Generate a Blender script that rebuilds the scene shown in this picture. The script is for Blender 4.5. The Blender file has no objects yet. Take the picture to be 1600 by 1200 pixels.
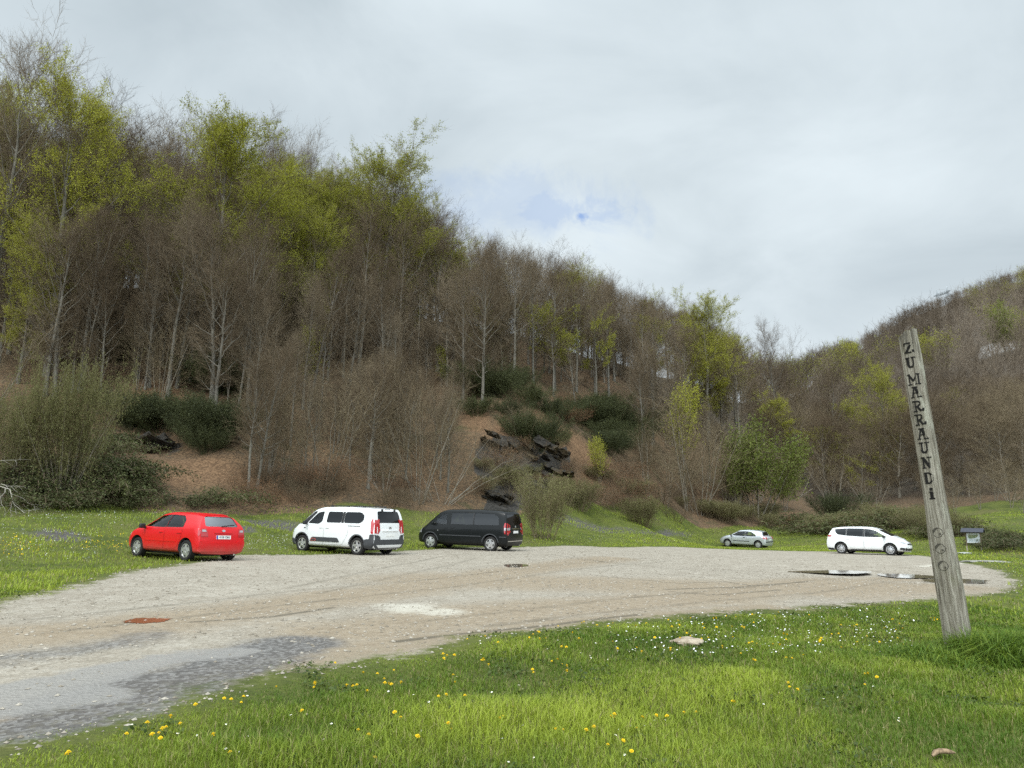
import bpy, bmesh, math, random
import numpy as np
from mathutils import Vector, Matrix
from mathutils.bvhtree import BVHTree
R_ = math.radians
scene = bpy.context.scene
COL = scene.collection
rng = np.random.default_rng(7)

# ---------------------------------------------------------------- camera
FOC, PITCH, ROLL, CAMZ = 1130.0, 10.77, 0.8, 1.6      # focal length in pixels of the 1600 px wide photograph
cam = bpy.data.objects.new('camera', bpy.data.cameras.new('camera'))
COL.objects.link(cam)
cam.data.sensor_width = 36.0
cam.data.lens = 36.0 * FOC / 1600.0
cam.data.clip_end = 5000.0
cam.data.clip_start = 0.05
cam.matrix_world = Matrix.Translation((0, 0, CAMZ)) @ Matrix.Rotation(R_(90 + PITCH), 4, 'X') @ Matrix.Rotation(R_(ROLL), 4, 'Z')
scene.camera = cam
CM = np.array(cam.matrix_world.to_3x3())

# ---------------------------------------------------------------- world, sun, exposure
SUN_EL, SUN_AZ = 52.0, 215.0       # azimuth clockwise from +Y (behind the camera, to the left)
world = bpy.data.worlds.new('World'); scene.world = world
world.use_nodes = True
nt = world.node_tree; nt.nodes.clear()
def wn(t, **k):
    n = nt.nodes.new(t)
    for a, b in k.items(): setattr(n, a, b)
    return n
def wmath(op, a, b=None, c=None):
    n = wn('ShaderNodeMath', operation=op)
    for i, v in enumerate((a, b, c)):
        if v is None: continue
        if isinstance(v, (int, float)): n.inputs[i].default_value = v
        else: nt.links.new(v, n.inputs[i])
    return n.outputs[0]
def wrange(v, a, b, c=0.0, d=1.0):
    n = wn('ShaderNodeMapRange', interpolation_type='SMOOTHSTEP')
    nt.links.new(v, n.inputs[0])
    for i, q in enumerate((a, b, c, d)): n.inputs[i + 1].default_value = q
    return n.outputs[0]
def wmix(f, a, b):
    n = wn('ShaderNodeMix', data_type='RGBA')
    for sock, v in ((n.inputs[0], f), (n.inputs[6], a), (n.inputs[7], b)):
        if isinstance(v, (int, float)): sock.default_value = v
        elif isinstance(v, tuple): sock.default_value = v + (1,)
        else: nt.links.new(v, sock)
    return n.outputs[2]
sky = wn('ShaderNodeTexSky', sky_type='NISHITA', sun_disc=False, sun_elevation=R_(SUN_EL), sun_rotation=R_(SUN_AZ))
tc = wn('ShaderNodeTexCoord')
sep = wn('ShaderNodeSeparateXYZ'); nt.links.new(tc.outputs['Generated'], sep.inputs[0])
X, Y, Z = sep.outputs
zz = wmath('ADD', wmath('MAXIMUM', Z, 0.0), 0.30)
cmb = wn('ShaderNodeCombineXYZ')
nt.links.new(wmath('DIVIDE', X, zz), cmb.inputs[0]); nt.links.new(wmath('DIVIDE', Y, zz), cmb.inputs[1])
def wnoise(scale, detail, rough, vec, dist=0.0):
    n = wn('ShaderNodeTexNoise'); n.inputs['Scale'].default_value = scale; n.inputs['Detail'].default_value = detail
    n.inputs['Roughness'].default_value = rough; n.inputs['Distortion'].default_value = dist
    nt.links.new(vec, n.inputs['Vector']); return n.outputs['Fac']
cl1 = wnoise(0.9, 5, 0.45, cmb.outputs[0], 0.3)
cl2 = wnoise(2.6, 6, 0.55, cmb.outputs[0], 0.6)
cl3 = wnoise(11.0, 8, 0.68, tc.outputs['Generated'], 0.4)
cld = wmath('ADD', wmath('MULTIPLY', cl1, 0.72), wmath('MULTIPLY', cl2, 0.28))
cf = wrange(cld, 0.30, 0.68)
cloud = wmix(cf, (4.35, 5.1, 5.6), (7.7, 8.55, 9.0))
low = wrange(Z, 0.10, 0.40, 1.0, 0.0)                      # the cloud base thins and brightens towards the horizon
cloud = wmix(wmath('MULTIPLY', low, 0.55), cloud, (8.3, 9.1, 9.5))
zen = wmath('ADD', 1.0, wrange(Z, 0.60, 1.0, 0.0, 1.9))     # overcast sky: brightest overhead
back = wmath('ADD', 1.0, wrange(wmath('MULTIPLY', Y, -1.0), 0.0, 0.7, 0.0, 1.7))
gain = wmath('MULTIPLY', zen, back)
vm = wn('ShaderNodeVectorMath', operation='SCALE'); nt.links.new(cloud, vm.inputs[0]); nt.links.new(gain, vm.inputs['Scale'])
def gap(px, py, a, b, amp):                                  # a thin place in the cloud deck round one direction, wider than high
    d = (cam.matrix_world.to_3x3() @ Vector(((px - 800) / FOC, -(py - 600) / FOC, -1))).normalized(); r_ = d.cross(Vector((0, 0, 1))).normalized(); u_ = r_.cross(d)
    def comp(v, k):
        n = wn('ShaderNodeVectorMath', operation='DOT_PRODUCT'); nt.links.new(tc.outputs['Generated'], n.inputs[0]); n.inputs[1].default_value = v
        return wmath('DIVIDE', n.outputs['Value'], k)
    u, v = comp(r_, a), comp(u_, b)
    e = wmath('SQRT', wmath('ADD', wmath('MULTIPLY', u, u), wmath('MULTIPLY', v, v)))
    e = wmath('ADD', e, wmath('MULTIPLY', wmath('SUBTRACT', cl3, 0.5), amp * 4))
    n = wn('ShaderNodeVectorMath', operation='DOT_PRODUCT'); nt.links.new(tc.outputs['Generated'], n.inputs[0]); n.inputs[1].default_value = d
    return wmath('MULTIPLY', wrange(e, 0.15, 1.2, 1.0, 0.0), wrange(n.outputs['Value'], 0.5, 0.8))
g1 = wmath('MULTIPLY', gap(908, 338, 0.013, 0.008, 1.1), 0.75)
g2 = wmath('MULTIPLY', gap(875, 328, 0.07, 0.022, 1.3), 0.32)
g3_ = wmath('MULTIPLY', gap(790, 322, 0.16, 0.05, 0.9), 0.20)
hole = wmath('MAXIMUM', wmath('MAXIMUM', g1, g2), g3_)
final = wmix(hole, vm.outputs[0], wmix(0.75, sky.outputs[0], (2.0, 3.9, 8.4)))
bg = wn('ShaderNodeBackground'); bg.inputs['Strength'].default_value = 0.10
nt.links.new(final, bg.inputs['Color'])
wo = wn('ShaderNodeOutputWorld'); nt.links.new(bg.outputs[0], wo.inputs[0])

sun = bpy.data.objects.new('sun', bpy.data.lights.new('sun', 'SUN')); COL.objects.link(sun)
sun.data.energy = 1.4; sun.data.angle = R_(16); sun.data.color = (1.0, 0.96, 0.90)
sd = Vector((math.sin(R_(SUN_AZ)) * math.cos(R_(SUN_EL)), math.cos(R_(SUN_AZ)) * math.cos(R_(SUN_EL)), math.sin(R_(SUN_EL))))
sun.rotation_euler = sd.to_track_quat('Z', 'Y').to_euler(); sun.location = (0, -20, 60)
vs = scene.view_settings
vs.view_transform = 'Standard'; vs.look = 'None'; vs.exposure = 0.12; vs.gamma = 1.0; vs.use_curve_mapping = False
scene.cycles.max_bounces = 6; scene.cycles.diffuse_bounces = 2; scene.cycles.glossy_bounces = 2
scene.cycles.transparent_max_bounces = 12; scene.cycles.transmission_bounces = 4
scene.cycles.caustics_reflective = False; scene.cycles.caustics_refractive = False
scene.cycles.use_denoising = False

# ---------------------------------------------------------------- helpers: objects
def tag(o, label=None, cat=None, group=None, kind=None):
    if label: o['label'] = label
    if cat: o['category'] = cat
    if group: o['group'] = group
    if kind: o['kind'] = kind
    return o
def link(name, data, parent=None):
    o = bpy.data.objects.new(name, data); COL.objects.link(o)
    if parent is not None: o.parent = parent
    return o
def empty(name, loc=(0, 0, 0), rz=0.0, label=None, cat=None, group=None):
    o = bpy.data.objects.new(name, None); COL.objects.link(o)
    o.location = loc; o.rotation_euler = (0, 0, rz); o.empty_display_size = 0.3
    return tag(o, label, cat, group)
def np_mesh(name, V, quads=None, tris=None, mat=None, smooth=True, attr=None):
    V = np.asarray(V, np.float32).reshape(-1, 3)
    q = np.zeros((0, 4), np.int32) if quads is None else np.asarray(quads, np.int32).reshape(-1, 4)
    t = np.zeros((0, 3), np.int32) if tris is None else np.asarray(tris, np.int32).reshape(-1, 3)
    me = bpy.data.meshes.new(name)
    me.vertices.add(len(V)); me.vertices.foreach_set('co', V.ravel())
    idx = np.concatenate([q.ravel(), t.ravel()]); me.loops.add(len(idx)); me.loops.foreach_set('vertex_index', idx)
    n = len(q) + len(t); me.polygons.add(n)
    st = np.concatenate([np.arange(len(q)) * 4, len(q) * 4 + np.arange(len(t)) * 3]).astype(np.int32)
    me.polygons.foreach_set('loop_start', st)
    me.polygons.foreach_set('use_smooth', np.full(n, smooth, bool))
    if attr:
        for k, v in attr.items():
            a = me.attributes.new(k, 'FLOAT', 'POINT'); a.data.foreach_set('value', np.asarray(v, np.float32))
    me.update(calc_edges=True)
    if mat: me.materials.append(mat)
    return me
def bm_mesh(name, bm, mat=None, smooth=False, recalc=True):
    if recalc: bmesh.ops.recalc_face_normals(bm, faces=bm.faces)
    me = bpy.data.meshes.new(name); bm.to_mesh(me); bm.free()
    if smooth: me.polygons.foreach_set('use_smooth', np.ones(len(me.polygons), bool))
    if mat: me.materials.append(mat)
    return me
def norm(v): return v / np.maximum(np.linalg.norm(v, axis=-1, keepdims=True), 1e-9)
def smooth01(t): t = np.clip(t, 0, 1); return t * t * (3 - 2 * t)

# ---------------------------------------------------------------- helpers: view geometry used to survey the site
def ray(px, py):
    px = np.asarray(px, float); py = np.asarray(py, float)
    d = np.stack([(px - 800) / FOC, -(py - 600) / FOC, -np.ones_like(px + py)], -1)
    return d @ CM.T
def project(P):
    q = (np.asarray(P, float) - np.array([0, 0, CAMZ])) @ CM
    w = np.maximum(-q[..., 2], 1e-6)
    return 800 + FOC * q[..., 0] / w, 600 - FOC * q[..., 1] / w, -q[..., 2]

# ---------------------------------------------------------------- materials
def mat_new(name):
    m = bpy.data.materials.new(name); m.use_nodes = True
    m.node_tree.nodes.clear(); return m, NT(m.node_tree)
class NT:
    def __init__(s, t): s.t = t
    def n(s, ty, **k):
        n = s.t.nodes.new(ty)
        for a, b in k.items(): setattr(n, a, b)
        return n
    def put(s, sock, v):
        if isinstance(v, (int, float)): sock.default_value = v
        elif isinstance(v, tuple): sock.default_value = v + (1,) if (len(v) == 3 and sock.type == 'RGBA') else v
        else: s.t.links.new(v, sock)
    def math(s, op, a, b=None, clamp=False):
        n = s.n('ShaderNodeMath', operation=op, use_clamp=clamp)
        s.put(n.inputs[0], a)
        if b is not None: s.put(n.inputs[1], b)
        return n.outputs[0]
    def rng(s, v, a, b, c=0.0, d=1.0):
        n = s.n('ShaderNodeMapRange', interpolation_type='SMOOTHSTEP'); s.put(n.inputs[0], v)
        for i, q in enumerate((a, b, c, d)): n.inputs[i + 1].default_value = q
        return n.outputs[0]
    def mix(s, f, a, b, blend='MIX'):
        n = s.n('ShaderNodeMix', data_type='RGBA', blend_type=blend)
        s.put(n.inputs[0], f); s.put(n.inputs[6], a); s.put(n.inputs[7], b); return n.outputs[2]
    def pos(s): return s.n('ShaderNodeNewGeometry').outputs['Position']
    def obj(s): return s.n('ShaderNodeTexCoord').outputs['Object']
    def noise(s, vec, scale, detail=4, rough=0.55, dist=0.0, out='Fac'):
        n = s.n('ShaderNodeTexNoise'); s.put(n.inputs['Vector'], vec)
        for k, v in (('Scale', scale), ('Detail', detail), ('Roughness', rough), ('Distortion', dist)): n.inputs[k].default_value = v
        return n.outputs[out]
    def voro(s, vec, scale, out='Color', rand=1.0):
        n = s.n('ShaderNodeTexVoronoi'); s.put(n.inputs['Vector'], vec); n.inputs['Scale'].default_value = scale
        return n.outputs[out]
    def scalev(s, vec, v3):
        n = s.n('ShaderNodeVectorMath', operation='MULTIPLY'); s.put(n.inputs[0], vec); n.inputs[1].default_value = v3; return n.outputs[0]
    def attr(s, name, out='Fac', ty='GEOMETRY'):
        n = s.n('ShaderNodeAttribute', attribute_name=name, attribute_type=ty); return n.outputs[out]
    def bw(s, c):
        n = s.n('ShaderNodeRGBToBW'); s.put(n.inputs[0], c); return n.outputs[0]
    def bump(s, h, strength=0.5, dist=0.02):
        n = s.n('ShaderNodeBump'); n.inputs['Strength'].default_value = strength; n.inputs['Distance'].default_value = dist
        s.put(n.inputs['Height'], h); return n.outputs[0]
    def pbr(s, color, rough=0.8, spec=0.3, normal=None, metal=0.0, coat=0.0, ior=None):
        b = s.n('ShaderNodeBsdfPrincipled'); s.put(b.inputs['Base Color'], color); s.put(b.inputs['Roughness'], rough)
        b.inputs['Specular IOR Level'].default_value = spec; s.put(b.inputs['Metallic'], metal)
        b.inputs['Coat Weight'].default_value = coat; b.inputs['Coat Roughness'].default_value = 0.04
        if ior: b.inputs['IOR'].default_value = ior
        if normal is not None: s.put(b.inputs['Normal'], normal)
        return b.outputs[0]
    def out(s, sh):
        o = s.n('ShaderNodeOutputMaterial'); s.t.links.new(sh, o.inputs[0])
def simple(name, color, rough=0.6, spec=0.4, metal=0.0, coat=0.0, var=0.0, vscale=6.0, ior=None):
    m, s = mat_new(name)
    c = color
    if var:
        f = s.noise(s.obj(), vscale, 5, 0.6)
        c = s.mix(s.rng(f, 0.3, 0.7), tuple(x * (1 - var) for x in color), tuple(min(1, x * (1 + var)) for x in color))
    s.out(s.pbr(c, rough, spec, None, metal, coat, ior)); return m
# ---------------------------------------------------------------- terrain
def z_lot(x, y):
    return 0.27 - 0.32 * smooth01((x + 2) / 24) - 0.24 * smooth01((y - 45) / 18) * smooth01(x / 20) - 0.40 * np.exp(-((x - 14.0) / 7.5) ** 2 - ((y - 29.5) / 6.5) ** 2)
# surveyed slope profiles, one per bearing: (range in metres, sight line to the ground there)
PROF = {
 0:    [(23, None), (34, 806), (38, 775), (46, 660), (58, 590), (72, 530), (92, 470), (112, 440), (135, 440), (200, 470)],
 325:  [(29.0, None), (36, 808), (40, 770), (46, 690), (53, 630), (60, 578), (78, 515), (98, 462), (122, 452), (200, 480)],
 500:  [(33, None), (39, 810), (43, 780), (50, 705), (59, 630), (70, 585), (88, 525), (105, 480), (125, 472), (210, 500)],
 650:  [(37.5, None), (43, 814), (47, 790), (55, 720), (66, 650), (78, 598), (95, 538), (112, 508), (125, 503), (220, 540)],
 800:  [(41, None), (48, 820), (52, 795), (58, 735), (62, 675), (68, 630), (76, 600), (95, 560), (115, 528), (128, 524), (230, 560)],
 950:  [(46, None), (57, 826), (63, 795), (72, 710), (82, 655), (98, 600), (118, 566), (132, 562), (240, 600)],
 1100: [(66, None), (72, 836), (79, 808), (92, 735), (108, 680), (125, 635), (150, 605), (165, 602), (260, 630)],
 1215: [(69.5, None), (82, 832), (94, 806), (110, 765), (140, 710), (170, 675), (220, 640), (260, 630)],
 1300: [(60, None), (80, 832), (105, 806), (130, 770), (170, 705), (230, 640), (300, 592), (380, 582)],
 1450: [(56, None), (76, 826), (104, 795), (130, 755), (170, 690), (230, 605), (300, 540), (385, 494), (440, 494)],
 1600: [(50, None), (72, 818), (90, 802), (105, 780), (130, 740), (170, 670), (230, 575), (300, 497), (385, 446), (440, 440)],
}
RG = np.concatenate([np.arange(0, 60, 1.0), np.arange(60, 200, 3.0), np.arange(200, 1400, 20.0)])
AZK, HK = [], []
for px, tab in sorted(PROF.items()):
    d = ray(px, 815.0); az = math.atan2(d[0], d[1]); rr, hh = [0.0], [0.0]
    for r, py in tab:
        if py is None: rr.append(r); hh.append(0.0); continue
        e = ray(px, float(py)); z = CAMZ + r * e[2] / math.hypot(e[0], e[1])
        rr.append(r); hh.append(z - z_lot(r * math.sin(az), r * math.cos(az)))
    rr.append(1400.0); hh.append(hh[-1] * 0.8)
    h = np.interp(RG, rr, hh)
    k = np.array([1, 2, 3, 2, 1.0]); k /= k.sum()
    hp = np.pad(h, 2, mode='edge'); h2 = np.convolve(hp, k, 'valid'); h2[RG > 60] = h[RG > 60]
    AZK.append(az); HK.append(h2)
AZK = np.array(AZK); HK = np.array(HK)
AZK = np.concatenate([[R_(-181), R_(-120), R_(-70)], AZK, [R_(75), R_(125), R_(181)]])
HK = np.concatenate([[HK[0] * 0, HK[0] * 0.15, HK[0] * 0.8], HK, [HK[-1] * 0.8, HK[-1] * 0.2, HK[-1] * 0]])
_lat = rng.random((64, 64))
def vnoise(x, y):                                   # tiling value noise for terrain relief
    xi = np.floor(x).astype(int); yi = np.floor(y).astype(int); fx = smooth01(x - xi); fy = smooth01(y - yi)
    a = _lat[xi % 64, yi % 64]; b = _lat[(xi + 1) % 64, yi % 64]; c = _lat[xi % 64, (yi + 1) % 64]; d = _lat[(xi + 1) % 64, (yi + 1) % 64]
    return (a * (1 - fx) + b * fx) * (1 - fy) + (c * (1 - fx) + d * fx) * fy - 0.5
def poly_sd(x, y, poly):                            # signed distance, positive inside
    P = np.asarray(poly, float); Q = np.roll(P, -1, 0); best = np.full(x.shape, 1e9); ins = np.zeros(x.shape, bool)
    for (ax, ay), (bx, by) in zip(P, Q):
        ex, ey = bx - ax, by - ay; t = np.clip(((x - ax) * ex + (y - ay) * ey) / (ex * ex + ey * ey + 1e-12), 0, 1)
        best = np.minimum(best, np.hypot(x - ax - t * ex, y - ay - t * ey))
        c = ((ay > y) != (by > y)) & (x < ex * (y - ay) / (ey if abs(ey) > 1e-12 else 1e-12) + ax); ins ^= c
    return np.where(ins, best, -best)
def line_d(x, y, pts):
    best = np.full(x.shape, 1e9)
    for (ax, ay), (bx, by) in zip(pts[:-1], pts[1:]):
        ex, ey = bx - ax, by - ay; t = np.clip(((x - ax) * ex + (y - ay) * ey) / (ex * ex + ey * ey + 1e-12), 0, 1)
        best = np.minimum(best, np.hypot(x - ax - t * ex, y - ay - t * ey))
    return best
def G(px, py):                                      # sight line to the plane of the car park
    d = ray(px, py); z = 0.2
    for _ in range(30):
        t = (z - CAMZ) / d[2]; x, y = d[0] * t, d[1] * t; z = float(z_lot(np.array(x), np.array(y)))
    return (float(x), float(y))
LOT = [G(*p) for p in [(-60, 1185), (0, 1165), (80, 1150), (170, 1122), (300, 1090), (440, 1052), (560, 1035), (660, 1018), (720, 1000), (850, 983), (1000, 967),
       (1150, 956), (1290, 948), (1370, 942), (1480, 934), (1570, 925), (1590, 908), (1560, 890), (1500, 878), (1440, 868), (1300, 862),
       (1100, 857), (950, 855), (830, 855), (700, 857), (630, 861), (560, 865), (480, 867), (400, 868), (360, 869), (315, 878), (270, 885), (220, 890), (180, 900), (100, 920), (0, 942), (-150, 982)]]
LOT += [(-26, 12), (-26, 1.5)]
def ground_z(x, y):
    x = np.asarray(x, float); y = np.asarray(y, float)
    r = np.hypot(x, y); az = np.arctan2(x, y)
    i = np.clip(np.searchsorted(AZK, az) - 1, 0, len(AZK) - 2); w = smooth01((az - AZK[i]) / (AZK[i + 1] - AZK[i])) * 0.5 + 0.5 * (az - AZK[i]) / (AZK[i + 1] - AZK[i])
    f = np.interp(r, RG, np.arange(len(RG))); j = np.clip(f.astype(int), 0, len(RG) - 2); g = f - j
    H = (HK[i, j] * (1 - g) + HK[i, j + 1] * g) * (1 - w) + (HK[i + 1, j] * (1 - g) + HK[i + 1, j + 1] * g) * w
    z = z_lot(x, y) + H
    rough = np.clip(H / 6, 0, 1)
    z = z + rough * (vnoise(x / 7 + 3, y / 7) * 2.0 + vnoise(x / 2.3, y / 2.3 + 9) * 0.7)
    near = np.clip((r - 0.5) / 3, 0, 1) * np.clip((16 - r) / 6, 0, 1)
    sd = poly_sd(x, y, LOT)
    gr = smooth01(-sd / 0.8)
    z = z - gr * (r < 30) * (0.10 * smooth01(-sd / 2.5)) + gr * near * (vnoise(x / 1.1, y / 1.1) * 0.10 + vnoise(x / 0.35, y / 0.35) * 0.03)
    z = z + gr * (r >= 16) * np.clip(H, 0, 1) * vnoise(x / 2.5, y / 2.5) * 0.35
    z = z + (1 - gr) * vnoise(x / 1.7, y / 1.7) * 0.025
    return z
def hit(px, py, rmin=3.0, rmax=420.0):              # sight line to the terrain: position on the ground
    d = ray(px, py); hz = math.hypot(d[0], d[1]); u = d / hz
    rs = np.exp(np.linspace(math.log(rmin), math.log(rmax), 900))
    g = ground_z(u[0] * rs, u[1] * rs) - (CAMZ + u[2] * rs)
    k = np.where(g > 0)[0]
    r = rs[k[0]] if len(k) else rmax
    x, y = u[0] * r, u[1] * r
    return np.array([x, y, float(ground_z(np.array([x]), np.array([y]))[0])])
def gz(x, y): return float(ground_z(np.array([x]), np.array([y]))[0])

# ground sheet: polar grid round the viewpoint, fine in front, reaching the horizon
azs = np.concatenate([np.arange(-180, -60, 4.0), np.arange(-60, -42, 1.0), np.arange(-42, 42, 0.2), np.arange(42, 60, 1.0), np.arange(60, 180, 4.0)])
rs = np.concatenate([np.array([0.4, 0.8, 1.3, 1.9, 2.5]), 3.0 * np.exp(np.arange(0, math.log(45 / 3.0), 0.009)), 45 * np.exp(np.arange(0, math.log(1300 / 45), 0.017)), [1400, 2500]])
A, Rr = np.meshgrid(np.radians(azs), rs)
gx, gy = (Rr * np.sin(A)).ravel(), (Rr * np.cos(A)).ravel()
gzv = ground_z(gx, gy)
gxy_sd = np.clip(poly_sd(gx, gy, LOT), -3, 3)
gpx, gpy, gdep = project(np.stack([gx, gy, gzv], -1))
gr = np.hypot(gx, gy)
def blob(px, py, sx, sy):                           # soft patch on the ground round a surveyed spot
    c = hit(px, py); q = hit(px + sx, py); wx = max(0.2, np.hypot(*(q - c)[:2])); u1 = (q - c)[:2] / np.linalg.norm((q - c)[:2])
    q2 = hit(px, py - sy); wy = max(0.2, np.hypot(*(q2 - c)[:2])); u2 = np.array([-u1[1], u1[0]])
    dx, dy = gx - c[0], gy - c[1]
    return np.exp(-((dx * u1[0] + dy * u1[1]) / wx) ** 2 - ((dx * u2[0] + dy * u2[1]) / wy) ** 2)
def lines(lst):
    best = np.zeros(len(gx))
    for w, pts in lst:
        best = np.maximum(best, np.clip(1.15 - line_d(gx, gy, [G(*p) for p in pts]) / w, 0, 1) ** 0.8)
    return best
tan = lines([(1.5, [(-60, 1000), (150, 985), (330, 960), (620, 922), (800, 893), (960, 872)]), (0.7, [(0, 1120), (200, 1085), (420, 1040), (600, 1008), (900, 972), (1200, 950)]),
             (3.0, [(700, 905), (1000, 915), (1250, 920), (1450, 915)]), (1.6, [(560, 985), (800, 955), (1100, 935), (1400, 905)])])
dark = np.maximum.reduce([lines([(0.8, [(150, 1100), (330, 1048), (450, 1005)]), (0.5, [(0, 1145), (150, 1118), (300, 1080)])]), lines([(0.8, [(-60, 1040), (120, 1015), (220, 995)])]) * 0.55])
rut = lines([(0.13, [(620, 1003), (700, 993), (860, 976), (1000, 960)]), (0.10, [(930, 900), (1060, 912), (1130, 908), (1180, 916)]), (0.16, [(1040, 921), (1150, 918), (1260, 909)]),
             (0.16, [(1215, 889), (1300, 893), (1380, 893)]), (0.12, [(880, 872), (1000, 884), (1060, 890), (1200, 893)]), (0.13, [(700, 868), (860, 866), (960, 880)]),
             (0.12, [(1050, 925), (1120, 930), (1220, 922)]), (0.12, [(300, 972), (420, 965), (520, 950)])]) * 0.8
rut = np.maximum(rut, 0.52 * lines([(0.24, q) for q in ([(60, 992), (250, 968), (450, 945), (700, 918), (900, 890), (1050, 876)], [(40, 968), (250, 946), (450, 925), (680, 904), (880, 882), (1010, 872)], [(640, 972), (800, 955), (950, 938), (1200, 916), (1400, 897)], [(760, 977), (960, 955), (1150, 937), (1300, 924), (1450, 908)], [(450, 920), (560, 895), (640, 880), (690, 869)], [(500, 928), (620, 900), (700, 884), (745, 872)])]))
wet = lines([(0.55, [(20, 1085), (130, 1058), (260, 1030), (340, 1018)]), (0.5, [(-40, 1110), (60, 1095), (140, 1085)])])
white = np.maximum.reduce([blob(640, 950, 62, 9), blob(690, 957, 55, 8), blob(605, 946, 40, 5) * .8, lines([(0.5, [(1440, 885), (1500, 880), (1560, 880)])])])
soil = np.maximum.reduce([blob(430, 822, 70, 9), blob(365, 826, 40, 7) , blob(90, 835, 55, 9) * 0.9, blob(935, 828, 70, 5), blob(1040, 835, 60, 4) * .8, blob(700, 822, 40, 9) * 0.6])
rock = np.maximum.reduce([blob(815, 730, 60, 40), blob(785, 775, 38, 30), blob(850, 715, 35, 22), blob(275, 705, 28, 22), blob(760, 705, 30, 18) * 0.8, blob(980, 760, 30, 16) * 0.6])
rock = np.maximum(rock * .5, smooth01((poly_sd(gpx, gpy, [(744, 702), (775, 680), (830, 688), (888, 704), (892, 728), (855, 744), (862, 772), (805, 800), (775, 832), (752, 806), (772, 762), (742, 738)]) + 8) / 14) * (gr > 46) * (gr < 80) * (gy > 0))
redsoil = np.maximum.reduce([blob(870, 668, 22, 26), blob(800, 668, 45, 12), blob(740, 650, 30, 20), blob(300, 740, 100, 25), blob(880, 745, 25, 22), blob(250, 620, 50, 30), blob(420, 780, 80, 14)])
# where the woodland floor begins (leaf litter) and where grass ends
woodH = np.interp(gr, [0, 1], [0, 0])
foot = np.interp(gpx, [-200, 0, 325, 500, 650, 800, 850, 900, 950, 1050, 1100, 1215, 1300, 1450, 1500, 1600, 1800], [36, 36, 37, 40, 44, 50, 55, 62, 64, 71, 74, 85, 86, 84, 104, 104, 104])
litter = smooth01((gr - foot + 1.0 + 3 * vnoise(gx / 3, gy / 3)) / 3.0) * (gy > 0)
bare = np.maximum.reduce([blob(60, 930, 120, 14), blob(1330, 958, 130, 10), blob(1480, 930, 60, 10)]) * 0.5
nA, nR = len(azs), len(rs)
ii = np.arange(nR - 1)[:, None] * nA + np.arange(nA)[None, :]; jj = np.arange(nR - 1)[:, None] * nA + (np.arange(nA)[None, :] + 1) % nA
quads = np.stack([ii, jj, jj + nA, ii + nA], -1).reshape(-1, 4)
V = np.stack([gx, gy, gzv], -1); V = np.concatenate([V, [[0, 0, gz(0.01, 0.01)]]])
tris = np.stack([np.arange(nA), np.full(nA, len(V) - 1), (np.arange(nA) + 1) % nA], -1)[:, [0, 1, 2]]
pad = lambda a: np.append(a, a[:nA].mean())
m_ground, s = mat_new('ground_surface')
P = s.pos()
n_big = s.noise(P, 0.35, 5, 0.6); n_mid = s.noise(P, 1.6, 6, 0.65); n_fine = s.noise(P, 9, 5, 0.7); n_grit = s.noise(P, 45, 3, 0.7)
stone = s.voro(P, 28.0); stone_v = s.bw(stone); stone_d = s.voro(P, 28.0, 'Distance')
stoneb = s.bw(s.voro(P, 9.0))
grav = s.mix(s.rng(n_mid, 0.3, 0.7), (0.262, 0.224, 0.172), (0.365, 0.325, 0.262))
grav = s.mix(s.rng(stone_v, 0.25, 0.85), s.mix(0.35, grav, (0.18, 0.155, 0.12)), s.mix(0.30, grav, (0.44, 0.40, 0.335)))
grav = s.mix(s.math('MULTIPLY', s.rng(stoneb, 0.6, 0.9), 0.25), grav, (0.50, 0.465, 0.40))
def withn(a, amount, lo, hi, nn=None):               # a soft ground mask broken up by noise
    return s.rng(s.math('ADD', s.attr(a), s.math('MULTIPLY', s.math('SUBTRACT', nn if nn is not None else n_mid, 0.5), amount)), lo, hi)
grav = s.mix(s.math('MULTIPLY', withn('tan', 1.1, 0.22, 0.9), 0.70), grav, s.mix(s.rng(n_fine, 0.3, 0.7), (0.205, 0.150, 0.092), (0.315, 0.248, 0.168)))
grav = s.mix(s.math('MULTIPLY', withn('dark', 0.9, 0.3, 0.75), 0.85), grav, s.mix(s.rng(stone_v, 0.3, 0.9), (0.075, 0.073, 0.073), (0.20, 0.195, 0.19)))
wetm = withn('wet', 1.6, 0.42, 0.8)
grav = s.mix(s.math('MULTIPLY', wetm, 0.85), grav, s.mix(n_fine, (0.225, 0.212, 0.195), (0.30, 0.285, 0.262)))
grav = s.mix(s.math('MULTIPLY', withn('rut', 0.7, 0.3, 0.8, n_mid), 0.85), grav, (0.10, 0.085, 0.062))
grav = s.mix(s.math('MULTIPLY', withn('white', 1.3, 0.40, 0.95, s.math('MULTIPLY', s.math('ADD', n_fine, n_mid), 0.5)), 0.8), grav, s.mix(n_fine, (0.42, 0.385, 0.31), (0.55, 0.52, 0.445)))
gn = s.noise(P, 0.8, 6, 0.65, 0.5)
grass = s.mix(s.rng(gn, 0.32, 0.66), (0.070, 0.088, 0.015), (0.135, 0.150, 0.026))
grass = s.mix(s.rng(s.noise(P, 0.22, 4, 0.6), 0.50, 0.72), grass, (0.135, 0.120, 0.045))
grass = s.mix(s.rng(n_fine, 0.40, 0.75), s.mix(0.35, grass, (0.02, 0.03, 0.01)), grass)
grass = s.mix(withn('bare', 0.7, 0.3, 0.8), grass, (0.20, 0.165, 0.085))
grass = s.mix(withn('soil', 0.9, 0.35, 0.75), grass, s.mix(n_fine, (0.045, 0.04, 0.038), (0.13, 0.12, 0.11)))
leafc = s.voro(P, 11.0)
lit = s.mix(s.rng(s.bw(leafc), 0.2, 0.8), (0.068, 0.046, 0.027), (0.172, 0.108, 0.058))
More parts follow.
